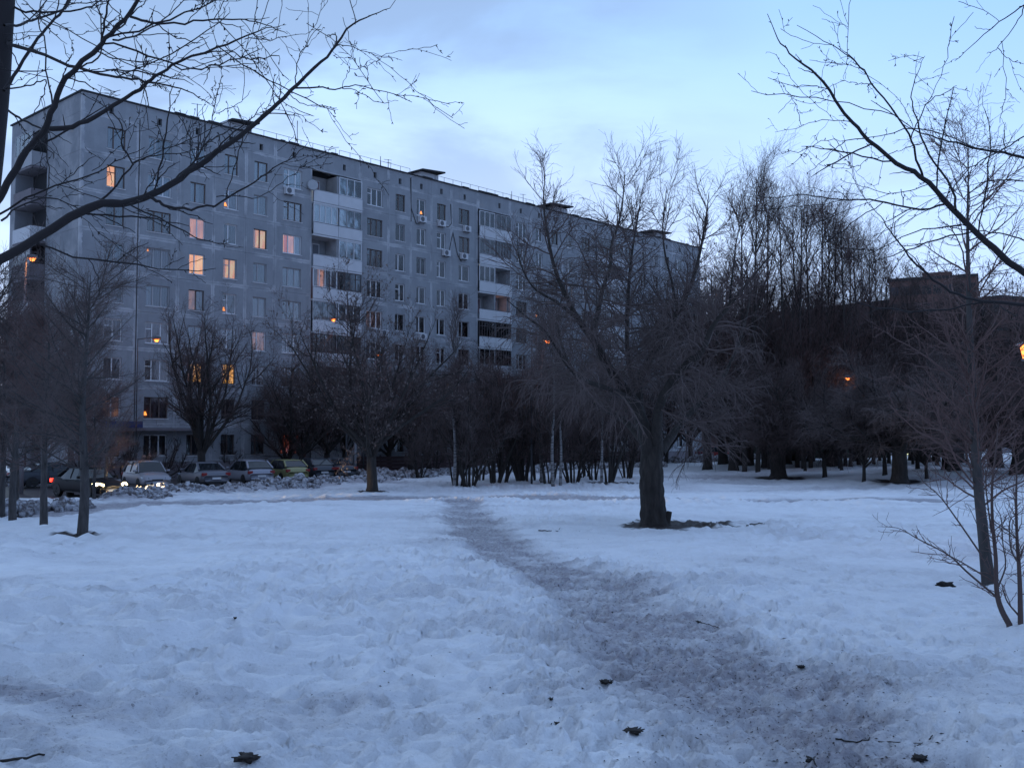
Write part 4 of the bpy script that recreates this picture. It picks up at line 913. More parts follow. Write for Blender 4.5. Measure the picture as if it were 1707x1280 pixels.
near_tree('lime_tree', RT, 'near bare tree outside the right edge whose rising boughs cross the open sky', 5.6, 12, 300,
          [(3.9, 5.8, gz(3.9, 5.8)-.05, .15), (3.85, 5.8, 2.4, .12), (3.7, 5.75, 3.4, .10), (3.55, 5.7, 4.6, .08), (3.5, 5.6, 6.5, .05)])
# leaning thin tree on the right and the sapling stems in front of it
lt = on_ground(1648, 967)
def Lp(px, py, dy=0): return at_y(px, py, lt[1]+dy)
S = smoothline([Lp(1648, 972), Lp(1640, 900), Lp(1630, 800), Lp(1624, 700), Lp(1617, 560), Lp(1613, 400), Lp(1614, 300), Lp(1614, 232)], [.10, .080, .070, .064, .045, .024, .011, .004], 26)
r_ = np.random.RandomState(31)
a = sprout(r_, [S], 85, 2.0, (35, 65), 10, .10, (0, 0, .30), .5, .016, .0035, .22, .97, 1.1, zig=.06, shape=.6); b = sprout(r_, [a], 650, .7, (30, 65), 6, .13, (0, 0, .1), .6, .006, .0026, .1, zig=.12); c = sprout(r_, [a, b], 1900, .32, (30, 65), 4, .14, (0, 0, .0), .6, .004, .0022, .1, zig=.15)
lo_ = np.array([lt[0], lt[1], gz(lt[0], lt[1])]); o = empty('bare_tree', tuple(lo_), 0, 'thin leaning tree with a straight trunk behind the sapling near the right edge', 'tree')
link('trunk', tubes('trunk', [(S[0]-lo_, S[1])], 14), o, mBark2); link('crown', tubes('crown', [(x[0]-lo_, x[1]) for x in (a, b, c)], 3), o, mTwigR)
def Z5(L_): return [(1400+x/3.368, 720+y/3.368) for x, y in L_]
for nm, base_px, stems, lab, sd in (('sapling', (1686, 1044), [([(965, 1104), (905, 990), (880, 880), (875, 700), (857, 500), (855, 300), (875, 110), (890, -60)], .030, .004), ([(885, 930), (720, 790), (610, 690), (440, 600), (330, 540), (210, 530)], .011, .0018), ([(795, 690), (650, 480), (560, 360), (470, 280), (435, 220)], .009, .0018),
                    ([(880, 850), (700, 740), (610, 690)], .009, .004), ([(885, 880), (930, 750), (915, 620), (905, 480), (880, 430), (870, 390)], .008, .002), ([(850, 560), (820, 300), (830, 180), (810, 100)], .008, .002), ([(860, 250), (900, 190), (950, 150), (980, 120)], .007, .002), ([(775, 530), (740, 450), (712, 398)], .004, .0018), ([(875, 850), (790, 690)], .007, .006)], 'forked bare sapling whose low branches reach left over the snow', 41),
                   ('sapling', (1702, 1045), [([(1015, 1104), (1012, 900), (1005, 740), (995, 600), (990, 400), (990, 180), (960, 60)], .026, .004), ([(1005, 1030), (940, 950), (910, 860)], .010, .004), ([(1004, 740), (960, 650), (955, 500), (1000, 460), (1034, 430)], .009, .002), ([(995, 600), (940, 550), (870, 500), (820, 420)], .007, .002), ([(990, 380), (930, 350), (880, 290)], .006, .002), ([(1008, 790), (960, 800), (920, 790)], .005, .002), ([(1000, 740), (1034, 640), (1060, 600)], .008, .004)], 'upright bare sapling at the right edge just beside the forked one', 43)):
    g_ = on_ground(*base_px); S2 = []; r2 = random.Random(sd); r_ = np.random.RandomState(sd)
    for pts, r0, r1 in stems:
        y0 = g_[1]; dy = r2.uniform(-.6, .6); q = Z5(pts)
        if pts is stems[0][0]: dy = 0
        S2.append(smoothline([at_y(p[0], p[1], y0+dy*i/len(q)) for i, p in enumerate(q)], list(np.linspace(r0, r1, len(q))), max(14, len(q)*4)))
    S2[0][0][0, 0, 2] -= .08
    b = sprout(r_, S2, 60, .38, (30, 65), 7, .10, (0, 0, .05), .5, .004, .0018, .15, 1., zig=.16); c = sprout(r_, S2+[b], 170, .13, (35, 70), 4, .1, (0, 0, 0), .6, .003, .0016, .1, zig=.2)
    org_ = np.array([g_[0], g_[1], gz(g_[0], g_[1])]); o = empty(nm, tuple(org_), 0, lab, 'sapling')
    link('stems', tubes('stems', [(x[0]-org_, x[1]) for x in S2], 10), o, mTwig); link('crown', tubes('crown', [(x[0]-org_, x[1]) for x in (b, c)], 4), o, mTwigR)

# ------------------------------------------------------------------ heaps of cleared, dirty snow
t = MT('dirty_lumpy_snow'); n = t.noise(t.co('World'), 3.0, 7, .7); n2 = t.noise(t.co('World'), .5, 3)
c = t.mix(t.ramp(n, [(.42, 0.), (.60, 1.)]), (0.07, 0.055, 0.055), (0.55, 0.55, 0.58)); t.bump(n, .8, .08)
mHeap = t.base(t.mix(t.math('MULTIPLY', n2, .35), c, (.16, .14, .14)), .8)
def ico(sub):
    bm_ = __import__('bmesh').new(); __import__('bmesh').ops.create_icosphere(bm_, subdivisions=sub, radius=1)
    V = np.array([v.co[:] for v in bm_.verts]); Fc = np.array([[v.index for v in f.verts] for f in bm_.faces]); bm_.free(); return V, Fc
IV, IF = ico(2)
def heap(pts, n, hgt, wid, smin, smax, seed, label):
    r_ = np.random.RandomState(seed); P = np.array([on_ground(*p)[:2] for p in pts]); seg = np.linalg.norm(np.diff(P, axis=0), axis=1); cum = np.r_[0, seg.cumsum()]
    Vs, Fs, off = [], [], 0
    for i in range(n):
        u = r_.rand()*cum[-1]; k = min(np.searchsorted(cum, u)-1, len(P)-2); k = max(k, 0); f = (u-cum[k])/seg[k]; d = (P[k+1]-P[k])/seg[k]; nn_ = np.array([-d[1], d[0]])
        v = r_.normal()*.45; v = np.clip(v, -1.2, 1.2); q = P[k]+(P[k+1]-P[k])*f+nn_*v*wid
        hh = hgt*max(0, 1-abs(v)**1.3)*(.55+.6*perlin(np.array([u*.7]), np.array([seed*1.7]))[0]+.3)
        s = r_.uniform(smin, smax)*(1.2 if r_.rand() < .12 else 1); sc_ = s*r_.uniform(.6, 1.2, 3)
        A = r_.normal(size=(3, 3)); Qm, _ = np.linalg.qr(A); W_ = IV*(1+.28*r_.normal(size=(len(IV), 1))*.6)*sc_; W_ = W_@Qm.T
        z = hh*r_.uniform(.35, 1.0); Vs.append(W_+np.array([q[0], q[1], z+float(h_base(q[0], q[1]))])); Fs.append(IF+off); off += len(IV)
    me = mesh_np('snow_heap', np.concatenate(Vs), np.concatenate(Fs), True); tag(link('snow_heap', me, None, mHeap), label, 'snow heap', None, 'stuff')
heap([(150, 850), (60, 850), (-10, 858), (-120, 870)], 420, .42, .9, .06, .22, 1, 'pale lumpy heap of cleared snow behind the left tree trunks')
heap([(200, 836), (235, 829), (300, 824), (380, 820), (450, 815), (520, 810), (600, 804), (640, 800)], 2600, .50, 1.15, .05, .20, 2, 'long ragged bank of dirty cleared snow in front of the parked cars')
heap([(-40, 812), (40, 806), (90, 800)], 260, .7, 1.0, .1, .3, 3, 'grey snow heap behind the moving black car')
heap([(600, 797), (680, 794), (760, 791), (850, 787), (940, 782), (1040, 779), (1100, 778)], 1500, .45, 1.6, .1, .3, 4, 'low brownish bank of cleared snow along the foot of the reddish fence')
heap([(1100, 772), (1200, 768), (1300, 764), (1400, 760)], 700, .5, 1.8, .14, .4, 5, 'dark bank of old snow in front of the far buildings')

# ------------------------------------------------------------------ reddish board fence
f0 = at_y(596, 0, 81.0); f1 = at_y(1062, 0, 107.0)
fx = np.array([f0[0], f0[1]]); fy = np.array([f1[0], f1[1]]); fl = float(np.linalg.norm(fy-fx)); fa = math.atan2(fy[1]-fx[1], fy[0]-fx[0])
fence = empty('board_fence', (fx[0], fx[1], 0), fa, 'long low dark red board fence along the foot of the block', 'fence')
nsec = int(fl/2.5); sw = fl/nsec
bme = MB().box(.06, sw-.06, -.02, .02, 0, .27).me('board', mat=mFence); pme = MB().box(-.05, .05, -.05, .05, -.1, 1.42).me('post', mat=mFence)
for i in range(nsec+1):
    put('post', pme, fence, (i*sw, 0, 0))
    if i < nsec:
        for q in range(4): put('board', bme, fence, (i*sw, 0, .12+q*.305))

# ------------------------------------------------------------------ cars
def paint(name, c, rough=.4, met=.25):
    t = MT(name); n = t.noise(t.co('Object'), 3, 6, .7); g = t.n('ShaderNodeSeparateXYZ'); t.l(t.n('ShaderNodeTexCoord').outputs['Object'], g.inputs[0])
    low = t.ramp(t.math('ADD', g.outputs[2], t.math('MULTIPLY', n, .5)), [(.30, .7), (.62, .0)])     # road grime up to the sills
    t.put(t.b.inputs['Coat Weight'], .15); t.b.inputs['Coat Roughness'].default_value = .1
    return t.base(t.mix(low, c, (.09, .08, .075)), t.math('ADD', t.math('MULTIPLY', low, .5), rough), Metallic=met)
mTyre = plain('tyre_rubber', (0.015, 0.015, 0.015), .85); mRim = plain('alloy_rim', (.28, .28, .29), .4, .1, Metallic=.7); mCarGlass = MT('dark_car_glass').base((.012, .015, .018), .05)
mTrim = plain('black_plastic', (.015, .015, .016), .6); mPlate = plain('white_plate', (.6, .6, .6), .5, .1); mTail = MT('red_tail_lens').base((.22, .01, .01), .15); mLens = MT('clear_headlamp').base((.35, .37, .4), .08, Metallic=.6)
mTailOn = emis('lit_tail_lamp', (1, .03, .01), 2.5); mHeadOn = emis('lit_headlamp', (1, .80, .45), 8); mAmber = emis('amber_glint', (1, .25, .03), 3.0)
mSeat = plain('dark_car_interior', (.02, .02, .02), .9)
def loft(st, prof):
    """st: list of (x, scale args) -> sections; prof(args) -> half section [(y,z)...] from sill to centre top"""
    V, Fq = [], []
    for s in st:
        h = prof(*s[1:]); full = [(y, z) for y, z in h]+[(-y, z) for y, z in h[::-1]]
        V += [(s[0], y, z) for y, z in full]
    k = len(full)
    for i in range(len(st)-1):
        for j in range(k): Fq.append((i*k+j, i*k+(j+1) % k, (i+1)*k+(j+1) % k, (i+1)*k+j))
    Fq += [tuple(range(k)), tuple(range((len(st)-1)*k+k-1, (len(st)-1)*k-1, -1))]
    return MB().add(V, Fq)
def make_car(name, label, mat, P, px, Yd, heading, lights=False, rail=False, tail=None):
    """P: L,W,H, belt z, hood z, roof: x positions (from the front, + forward) of windscreen base, roof front, roof rear, rear glass base, deck z"""
    Lc, Wc, Hc, zb, zh, xa, xb, xc, xd, zd = P; w = Wc/2; xf, xr = Lc/2, -Lc/2
    pos = at_y(px, 0, Yd); c = empty(name, (float(pos[0]), Yd, 0.004), heading, label, 'car')
    def prof(hw, z0, z1, zt_, kk): return [(hw*.90, z0), (hw*.985, z0+.10), (hw, z0+.28), (hw*.985, z1), (hw*.93, zt_-.02), (hw*.72, zt_+.015*kk), (0.001, zt_+.03*kk)]
    st = [(xf, w*.80, .34, .46, .55, 0), (xf-.05, w*.88, .24, .50, .62, .4), (xf-.22, w*.955, .20, .56, zh-.10, .8), (xf-.5, w*.99, .20, .60, zh-.03, 1), (xa+.1, w, .20, .62, zh+.05, 1), (xa-.25, w, .20, .64, zb, 1), (0, w, .20, .66, zb, 1), (xc, w, .20, .66, zb+.02, 1), (xd, w*.99, .20, .66, zd, 1), (xr+.25, w*.965, .22, .62, zd-.02, .8), (xr+.06, w*.90, .28, .56, zd-.12, .5), (xr, w*.82, .38, .50, zd-.30, 0)]
    body = loft(st, prof).build('body', mat, c, True); sb = body.modifiers.new('s', 'SUBSURF'); sb.levels = 1; sb.render_levels = 1
    # cabin: glass volume with a painted roof and pillars
    def cab(hw, zt_): return [(hw*.93, zb-.06), (hw*.90, zb+.02), (hw*(.90-.20*(zt_-zb)/(Hc-zb)), zt_), (.001, zt_+.0)]
    cb_ = loft([(xa, w*.94, zb+.03), (xb, w, Hc-.045), ((xb+xc)/2, w, Hc-.03), (xc, w, Hc-.055), (xd, w*.95, zd+.05)], cab); g = cb_.build('windows', mCarGlass, c)
    wr = w*.72
    rp = [(xb+.03, wr*.92, Hc-.05), (xb-.12, wr, Hc-.012), ((xb+xc)/2, wr, Hc+.0), (xc+.15, wr, Hc-.02), (xc-.02, wr*.93, Hc-.055)]
    V = []
    for x, y, z in rp: V += [(x, y, z-.035), (x, y*.8, z+.012), (x, 0, z+.022), (x, -y*.8, z+.012), (x, -y, z-.035)]
    k = 5; Fq = [(i*k+j, i*k+j+1, (i+1)*k+j+1, (i+1)*k+j) for i in range(4) for j in range(4)]
    rf = MB().add(V, Fq).build('roof', mat, c, True); so_ = rf.modifiers.new('t', 'SOLIDIFY'); so_.thickness = .03; so_.offset = 1
    for sy in (1, -1):
        def on(x, z): return (x, sy*(w*(.90-.20*(z-zb)/(Hc-zb))+.006), z)
        for a, b, r_ in ((on(xa, zb+.01), on(xb, Hc-.05), .035), (on(xd+.02, zd+.02), on(xc, Hc-.06), .05 if zd < zb+.02 else .07), (on((xb+xc)/2-.02, zb), on((xb+xc)/2-.02, Hc-.04), .035)):
            m = MB(); m.cyl(a, b, r_, r_, 6); m.build('pillar', mat if r_ > .036 or a[0] > 0.3 else mTrim, c)
        for wx in (xf-.82, xr+.80):
            wh = link('wheel', MB().cyl((0, -.10, 0), (0, .10, 0), .315, .315, 20).me('wheel', mat=mTyre), c); wh.location = (wx, sy*(w-.115), .315)
            MB().cyl((0, sy*.085, 0), (0, sy*.107, 0), .20, .19, 14).build('rim', mRim, wh)
            m = MB(); 
            for q in range(5): a_ = q*2*PI/5; m.cyl((0, sy*.110, 0), (.17*math.cos(a_), sy*.110, .17*math.sin(a_)), .02, .03, 5)
            m.build('spokes', mTrim, wh)
            V = []; nA = 12
            for q in range(nA+1): a_ = PI*q/nA; V += [(wx+.36*math.cos(a_), sy*(w+.002), .30+.36*math.sin(a_)), (wx+.36*math.cos(a_), sy*(w-.16), .30+.36*math.sin(a_))]
            V += [(wx, sy*(w-.17), .30)]
            m = MB(); m.add(V[:-1], [(2*q, 2*q+2, 2*q+3, 2*q+1) for q in range(nA)])
            fan = [(wx+.355*math.cos(PI*q/nA), sy*(w+.003), .30+.355*math.sin(PI*q/nA)) for q in range(nA+1)]+[(wx-.355, sy*(w+.003), .16), (wx+.355, sy*(w+.003), .16)]
            m.add(fan, [tuple(range(len(fan)))]); m.build('wheel_arch', mTrim, c)
        mr = MB().box(xa-.22, xa-.04, sy*(w-.02) if sy > 0 else -w-.17, w+.17 if sy > 0 else -(w-.02), zb+.02, zb+.14).build('mirror', mat, c, bevel=.03)
        hl = MB().add([(xf-.03, sy*w*.55, .58), (xf-.22, sy*w*.955, .62), (xf-.42, sy*w*.985, .72), (xf-.28, sy*w*.80, .745), (xf-.09, sy*w*.52, .68), (xf-.30, sy*w*.7, .60)], [(0, 1, 3, 4), (1, 2, 3), (0, 4, 3, 5), (0, 5, 1)]).build('headlight', mHeadOn if lights else mLens, c)
        so_ = hl.modifiers.new('t', 'SOLIDIFY'); so_.thickness = .05; so_.offset = 0
        for zz in (0,):
            tl = MB(); tl.box(xr+.02, xr+.16, sy*w*.62 if sy > 0 else -w*.955, w*.955 if sy > 0 else -w*.62, zd-.30 if zd < zb+.1 else zd-.22, zd-.12 if zd < zb+.1 else zd+.0)
            tl.build('tail_light', tail or mTail, c, bevel=.02)
        if rail: m = MB(); m.cyl((xb-.2, sy*wr*.9, Hc+.06), (xc+.2, sy*wr*.9, Hc+.05), .018, .018, 6); [m.cyl((x_, sy*wr*.9, Hc-.01), (x_, sy*wr*.9, Hc+.06), .015, .015, 5) for x_ in (xb-.2, (xb+xc)/2, xc+.2)]; m.build('roof_rail', mRim, c)
        for x_ in (.25, -.62): MB().box(x_-.09, x_+.09, sy*(w-.005)-.012, sy*(w-.005)+.012, zb-.12, zb-.09).build('door_handle', mat if lights is False else mTrim, c)
        MB().box(xc+.2, xa-.2, sy*(w-.004)-.008, sy*(w-.004)+.008, .24, .31).build('sill_trim', mTrim, c)
    MB().box(xf-.06, xf+.012, -w*.45, w*.45, .30, .42).build('grille', mTrim, c, bevel=.01); MB().box(xf-.05, xf+.016, -w*.35, w*.35, .52, .60).build('grille', mTrim, c, bevel=.01)
    MB().box(xr-.022, xr+.03, -.26, .26, .50, .61).build('licence_plate', mPlate, c); MB().box(xf+.0, xf+.03, -.26, .26, .34, .45).build('licence_plate', mPlate, c)
    MB().box(xr-.015, xr+.05, -w*.7, w*.7, .27, .36).build('bumper_trim', mTrim, c, bevel=.01)
    return c
SED = (4.6, 1.78, 1.45, .93, .82, .95, .30, -.85, -1.55, 1.0); HAT = (4.1, 1.72, 1.46, .93, .86, 1.05, .40, -1.25, -1.80, 1.0); MPV = (4.15, 1.70, 1.58, .97, .92, 1.12, .55, -1.35, -1.85, 1.02); HT2 = (4.3, 1.80, 1.50, .94, .86, 1.05, .40, -1.35, -1.95, 1.0)
hd = math.atan2(-.80, .60); hb = math.atan2(.80, -.60)
pBlack = paint('black_car_paint', (.008, .009, .012), .5, 0); pBlack.node_tree.nodes['Principled BSDF'].inputs['Specular IOR Level'].default_value = .15; pBlack.node_tree.nodes['Principled BSDF'].inputs['Coat Weight'].default_value = 0; pSil = paint('silver_car_paint', (.26, .25, .27)); pGry = paint('grey_car_paint', (.13, .13, .15)); pSil2 = paint('pale_silver_car_paint', (.26, .26, .30)); pYel = paint('yellow_green_car_paint', (.24, .23, .10), .4, .2); pDk = paint('dark_blue_grey_car_paint', (.03, .035, .045)); pRed = paint('red_car_paint', (.22, .012, .012), .4, .1)
black = make_car('parked_car', 'black sedan with both headlights shining on the snow bank', pBlack, SED, 165, 50.5, math.atan2(-.62, .78), lights=True, tail=mTailOn)
black.name = 'moving_car'
make_car('parked_car', 'silver compact people carrier facing the park, just right of the headlights', pSil, MPV, 258, 58.0, hd, tail=mTail)
make_car('parked_car', 'grey sedan parked with its boot towards the park, partly behind a tree trunk', pGry, SED, 350, 60.5, hb)
make_car('parked_car', 'pale silver estate car with roof rails between the grey sedan and the yellow car', pSil2, HT2, 424, 63.5, hb, rail=True)
make_car('parked_car', 'yellow green hatchback parked with its tail towards the park', pYel, HAT, 484, 66.3, hb)
make_car('parked_car', 'dark car just right of the yellow green hatchback', pDk, HAT, 527, 69.5, hb)
make_car('parked_car', 'dark sedan at the right end of the row of parked cars', pDk, SED, 560, 71.0, hb)
make_car('parked_car', 'dark car behind the black car with shining headlights', pDk, SED, 105, 60, math.atan2(.74, .67))
cr = make_car('parked_car', 'small red car far off between the willow and the round tree', pRed, HAT, 1184, 112, .3); cr.location[2] = float(h_base(cr.location[0], 112))
for px, yy, p_, lb in ((1655, 128, pSil2, 'pale car beyond the right grove, left of its neighbour'), (1700, 126, pSil, 'pale car beyond the right grove at the picture edge'), (1463, 116, pSil2, 'white car standing before the lit shop window')):
    q = make_car('parked_car', lb, p_, HAT, px, yy, 2.6); q.location[2] = float(h_base(q.location[0], yy))+.02
# headlamp beams of the moving car
for sy in (1, -1):
    ld = bpy.data.lights.new('headlamp_beam', 'SPOT'); ld.energy = 5200; ld.color = (1, .72, .36); ld.spot_size = R(52); ld.spot_blend = .7; ld.shadow_soft_size = .08
    lo_ = bpy.data.objects.new('headlamp_beam', ld); C.objects.link(lo_); lo_.parent = black; lo_.location = (2.40, sy*.66, .66); lo_.rotation_euler = Vector((1, .80, -.34)).to_track_quat('-Z', 'Y').to_euler()

# ------------------------------------------------------------------ street lamps
mPole = plain('pale_concrete_pole', (.22, .22, .23), .85, .2); mBulb = emis('sodium_lamp', (1, .19, .02), 2.2)
def street_lamp(px, py, Yd, label, arm=-1.2, pale=False, show=True, h0=None):
    h = at_y(px, py, Yd); g0 = float(h_base(h[0]-arm, Yd)); o = empty('street_lamp', (h[0]-arm, Yd, g0), 0, label, 'street lamp', 'lit street lamps')
    H = h[2]-g0
    k_ = 1 if pale else .42; m = MB(); m.cyl((0, 0, -.1), (0, 0, H*.28), .17*k_, .16*k_, 10); m.cyl((0, 0, H*.28), (0, 0, H+.1), .09*k_, .06*k_, 8); m.build('pole', mPole if pale else mDark, o, True)
    m = MB(); m.cyl((0, 0, H+.05), (arm, 0, H+.2), .035, .03, 6); m.build('arm', mMetal, o)
    hd_ = MB().cyl((arm+.25*np.sign(-arm), 0, H+.14), (arm-.25*np.sign(-arm), 0, H+.12), .13, .10, 8).build('lamp_head', mMetal, o)
    MB().cyl((arm, 0, H+.03), (arm, 0, H-.10), .15, .10, 10).build('bulb', mBulb, o)
    ld = bpy.data.lights.new('lamp_light', 'POINT'); ld.energy = 22; ld.color = (1, .35, .08); ld.shadow_soft_size = .12
    lo_ = bpy.data.objects.new('lamp_light', ld); C.objects.link(lo_); lo_.parent = o; lo_.location = (arm, 0, H-.3)
street_lamp(54, 432, 53, 'lit orange street lamp on a pale post at the left end of the block', .35, True)
street_lamp(261, 567, 64, 'lit orange street lamp over the silver people carrier', 1.2)
street_lamp(556, 533, 72, 'lit orange street lamp over the first balcony stack', -1.0)
street_lamp(633, 592, 78, 'lit orange street lamp over the start of the reddish fence', 1.2)
street_lamp(913, 569, 62, 'small lit orange street lamp glimmering through the willow twigs', 1.0)
street_lamp(1413, 631, 79, 'lit orange street lamp in the right grove', .8)
# lantern near the right edge
lp = at_y(1711, 586, 20.0); g0 = gz(lp[0], 20); o = empty('park_lantern', (lp[0], 20, g0), 0, 'lit park lantern with a flat cap at the right edge', 'street lamp'); Hh = lp[2]-g0
m = MB(); m.cyl((0, 0, -.1), (0, 0, Hh-.16), .05, .035, 10); m.build('pole', mMetal, o, True)
MB().cyl((0, 0, Hh+.13), (0, 0, Hh+.19), .24, .07, 14).build('cap', mMetal, o); MB().cyl((0, 0, Hh-.14), (0, 0, Hh+.12), .07, .12, 12).build('globe', mBulb, o); MB().cyl((0, 0, Hh-.18), (0, 0, Hh-.14), .10, .10, 12).build('collar', mMetal, o)
ld = bpy.data.lights.new('lantern_light', 'POINT'); ld.energy = 5; ld.color = (1, .35, .08); ld.shadow_soft_size = .2; lo_ = bpy.data.objects.new('lantern_light', ld); C.objects.link(lo_); lo_.parent = o; lo_.location = (0, -.3, Hh)

# ------------------------------------------------------------------ far buildings and shop
mFarF = plain('brown_far_frames', (.06, .05, .05), .8)
mBrick = plain('dark_red_brick', (.13, .070, .060), .9, .25, .8); mBrickD = plain('brown_brick', (.11, .062, .055), .9, .25, .8)
def far_block(name, px0, y0, px1, y1, top_px, dep, mat, label, cat='building', nwin=0, fl=3.0, steps=None):
    a = at_y(px0, top_px, y0); b = at_y(px1, top_px, y1); H = a[2]; e = (b-a)[:2]; ln = float(np.hypot(*e)); an = math.atan2(e[1], e[0])
    o = empty(name, (a[0], a[1], 0), an, label, cat)
    nf = int(H/fl)
    MB().box(0, ln, 0, dep, -1, H).build('wall', mat, o); MB().box(-.3, ln+.3, -.3, dep+.3, H, H+.5).build('roof', mRoofing, o)
    if nwin:
        f = MB().box(0, 1.5, -.08, -.01, 0, 1.6).me('window', mat=mFarF); gme_ = MB().box(.12, 1.38, -.12, -.085, .12, 1.48).me('pane', mat=mDark)
        gm2 = MB().box(.12, 1.38, -.12, -.085, .12, 1.48).me('pane', mat=CURT[2])
        for i in range(nwin):
            for r in range(nf-1):
                w_ = put('window', f, o, ((i+.5)*ln/nwin-.75, 0, H-2.6-r*fl)); put('pane', gme_ if (i*7+r*3) % 5 else gm2, w_, (0, 0, 0))
    return o, H, ln
bt, Ht, Lt = far_block('brick_tower', 1482, 178, 1628, 172, 470, 22, mBrick, 'dark red brick tower block with a stepped roof behind the right grove', nwin=8)
MB().box(Lt*.38, Lt*.72, 2, 9, Ht+.51, Ht+1.5).build('roof_house', mBrick, bt)
far_block('gap_filler_block', 1150, 132, 1262, 128, 716, 6, mBrickD, 'low dark block added to close the bright gap beyond the willow')  # added block, covers the bright strip of open sky beyond the willow
far_block('brick_wing', 1196, 214, 1481, 184, 535, 14, mBrickD, 'long dark brick wing running left from the tower block', nwin=14)
far_block('brick_wing', 1629, 171, 1668, 167, 502, 14, mBrickD, 'lower brick wing stepping down on the right side of the tower', nwin=2)
far_block('brick_wing', 1669, 166, 1725, 160, 552, 14, mBrickD, 'lowest brick wing right of the tower', nwin=3)
# shop
shp = at_y(1432, 0, 124); o = empty('shop_pavilion', (shp[0], 124, float(h_base(shp[0], 124))), 0, 'low shop with a lit greenish window and yellow lamps behind the right grove', 'shop')
mShopG = emis('lit_shop_window', (.42, .50, .30), 1.2, (.75, .62, .25)); mShopL = emis('yellow_shop_lamp', (.95, .85, .12), 8); mShopR = plain('dark_green_boards', (.02, .035, .02), .8)
MB().box(-14, 9.5, .2, 10, -.2, 3.6).build('wall', mShopR, o); MB().box(-14.2, 9.7, -.9, 10.2, 3.6, 3.9).build('roof', mRoofing, o)
for x0, x1, mt_ in ((1.2, 3.0, LIT['pink']), (1.75, 2.6, mShopG), (5.1, 5.7, mShopG)):
    pass
w_ = MB().box(1.4, 3.2, .12, .19, .2, 2.9).build('window', mGreyf, o); MB().box(1.5, 2.25, .09, .115, .3, 2.8).build('pane', mShopG, w_); MB().box(2.32, 3.1, .09, .115, .3, 2.8).build('pane', emis('lit_pinkish_shop_window', (.55, .45, .45), 1.0), w_)
w_ = MB().box(4.4, 5.2, .12, .19, .0, 2.9).build('door', mGreyf, o); MB().box(4.5, 5.1, .09, .115, .1, 2.8).build('pane', mShopG, w_); MB().cyl((4.8, -.05, 1.0), (4.8, -.05, 1.4), .16, .10, 8).build('lamp', mShopL, o)
for x in (2.3, 5.4, 6.6, 7.3): MB().cyl((x, -.45, 3.3), (x, -.45, 3.55), .14, .10, 8).build('lamp', mShopL if x != 7.3 else mShopG, o)
# low dark green fence left of the shop, pale post
o = empty('board_fence', (float(at_y(1245, 0, 108)[0]), 108, float(h_base(25, 108))), .04, 'low dark green board fence behind the round tree', 'fence')
bm2 = MB().box(.03, 2.45, -.02, .02, 0, 1.5).me('panel', mat=mShopR); pm2 = MB().box(-.05, .05, -.05, .05, -.1, 1.6).me('post', mat=mShopR)
for i in range(6): put('panel', bm2, o, (i*2.5, 0, .1)); put('post', pm2, o, (i*2.5, 0, 0))
# pale concrete posts by the road
for px, yy, hh, lb in ((598, 78, 2.6, 'short pale post where the reddish fence begins'), (66, 60, 3.0, 'pale post by the dark entrance at the left end of the block'), (20, 62, 3.4, 'pale post behind the leftmost tree trunks')):
    p_ = at_y(px, 0, yy); o = empty('concrete_post', (float(p_[0]), yy, 0), 0, lb, 'post'); MB().cyl((0, 0, -.1), (0, 0, hh), .14, .12, 10).build('shaft', mPole, o, True); MB().cyl((0, 0, hh), (0, 0, hh+.06), .15, .13, 10).build('cap', mPole, o)

# ------------------------------------------------------------------ things lying on the snow
mSoil = plain('wet_dark_clod', (.016, .012, .010), .9, .6, 20); mStick = bark('wet_dead_stick', (.012, .009, .008), (.045, .035, .032), 3)
def clod(px, py, sx, sy, sz, seed, label, nm='soil_clod', cat='clod'):
    r_ = np.random.RandomState(seed); g_ = on_snow(px, py); V, Fc = ico(3)
    x, y, z = V.T; d_ = 1+.5*perlin(x*2.2+seed, y*2.2+z*2)+.3*perlin(x*5+seed, y*5+z*4); V = V*d_[:, None]*np.array([sx, sy, sz]); 
    me = mesh_np(nm, V, Fc, False); o = tag(link(nm, me, None, mSoil), label, cat); o.location = (g_[0], g_[1], gfull(g_[0], g_[1])+sz*.5); o.rotation_euler = (0, 0, r_.rand()*.4)
    if nm == 'soil_clod':
        for q in range(5):
            a_ = r_.rand()*6.28; m = MB(); m.cyl((sx*.5*math.cos(a_), sy*.5*math.sin(a_), 0), (sx*1.3*math.cos(a_), sy*1.3*math.sin(a_), .01), .006, .003, 5); m.build('root_bit', mSoil, o)
    return o
clod(1057, 1221, .055, .055, .016, 1, 'dark round clod of earth near the bottom, left edge of the path')
clod(1011, 1144, .045, .04, .015, 2, 'small dark clod of earth with bits trailing left, beside the path')
clod(412, 1268, .065, .06, .022, 3, 'flat dark clod of earth at the bottom left of the path')
clod(1533, 1268, .04, .04, .016, 4, 'dark clod at the bottom right corner of the path')
clod(1163, 1037, .03, .03, .01, 5, 'tiny dark clod in the middle of the trodden path')
clod(1335, 1119, .03, .03, .01, 6, 'tiny dark clod on the right margin of the path')
clod(392, 1033, .012, .012, .008, 7, 'tiny black speck of earth alone on the clean snow')
clod(1350, 1270, .025, .02, .01, 8, 'small elongated clod at the foot of the path')
clod(930, 1206, .02, .02, .008, 9, 'tiny clod left of the round clod')
clod(918, 1172, .016, .02, .008, 10, 'tiny clod left of the small trailing clod')
clod(1575, 978, .13, .07, .05, 11, 'short dark piece of log sunk in the snow by the leaning tree', 'log_piece', 'log')
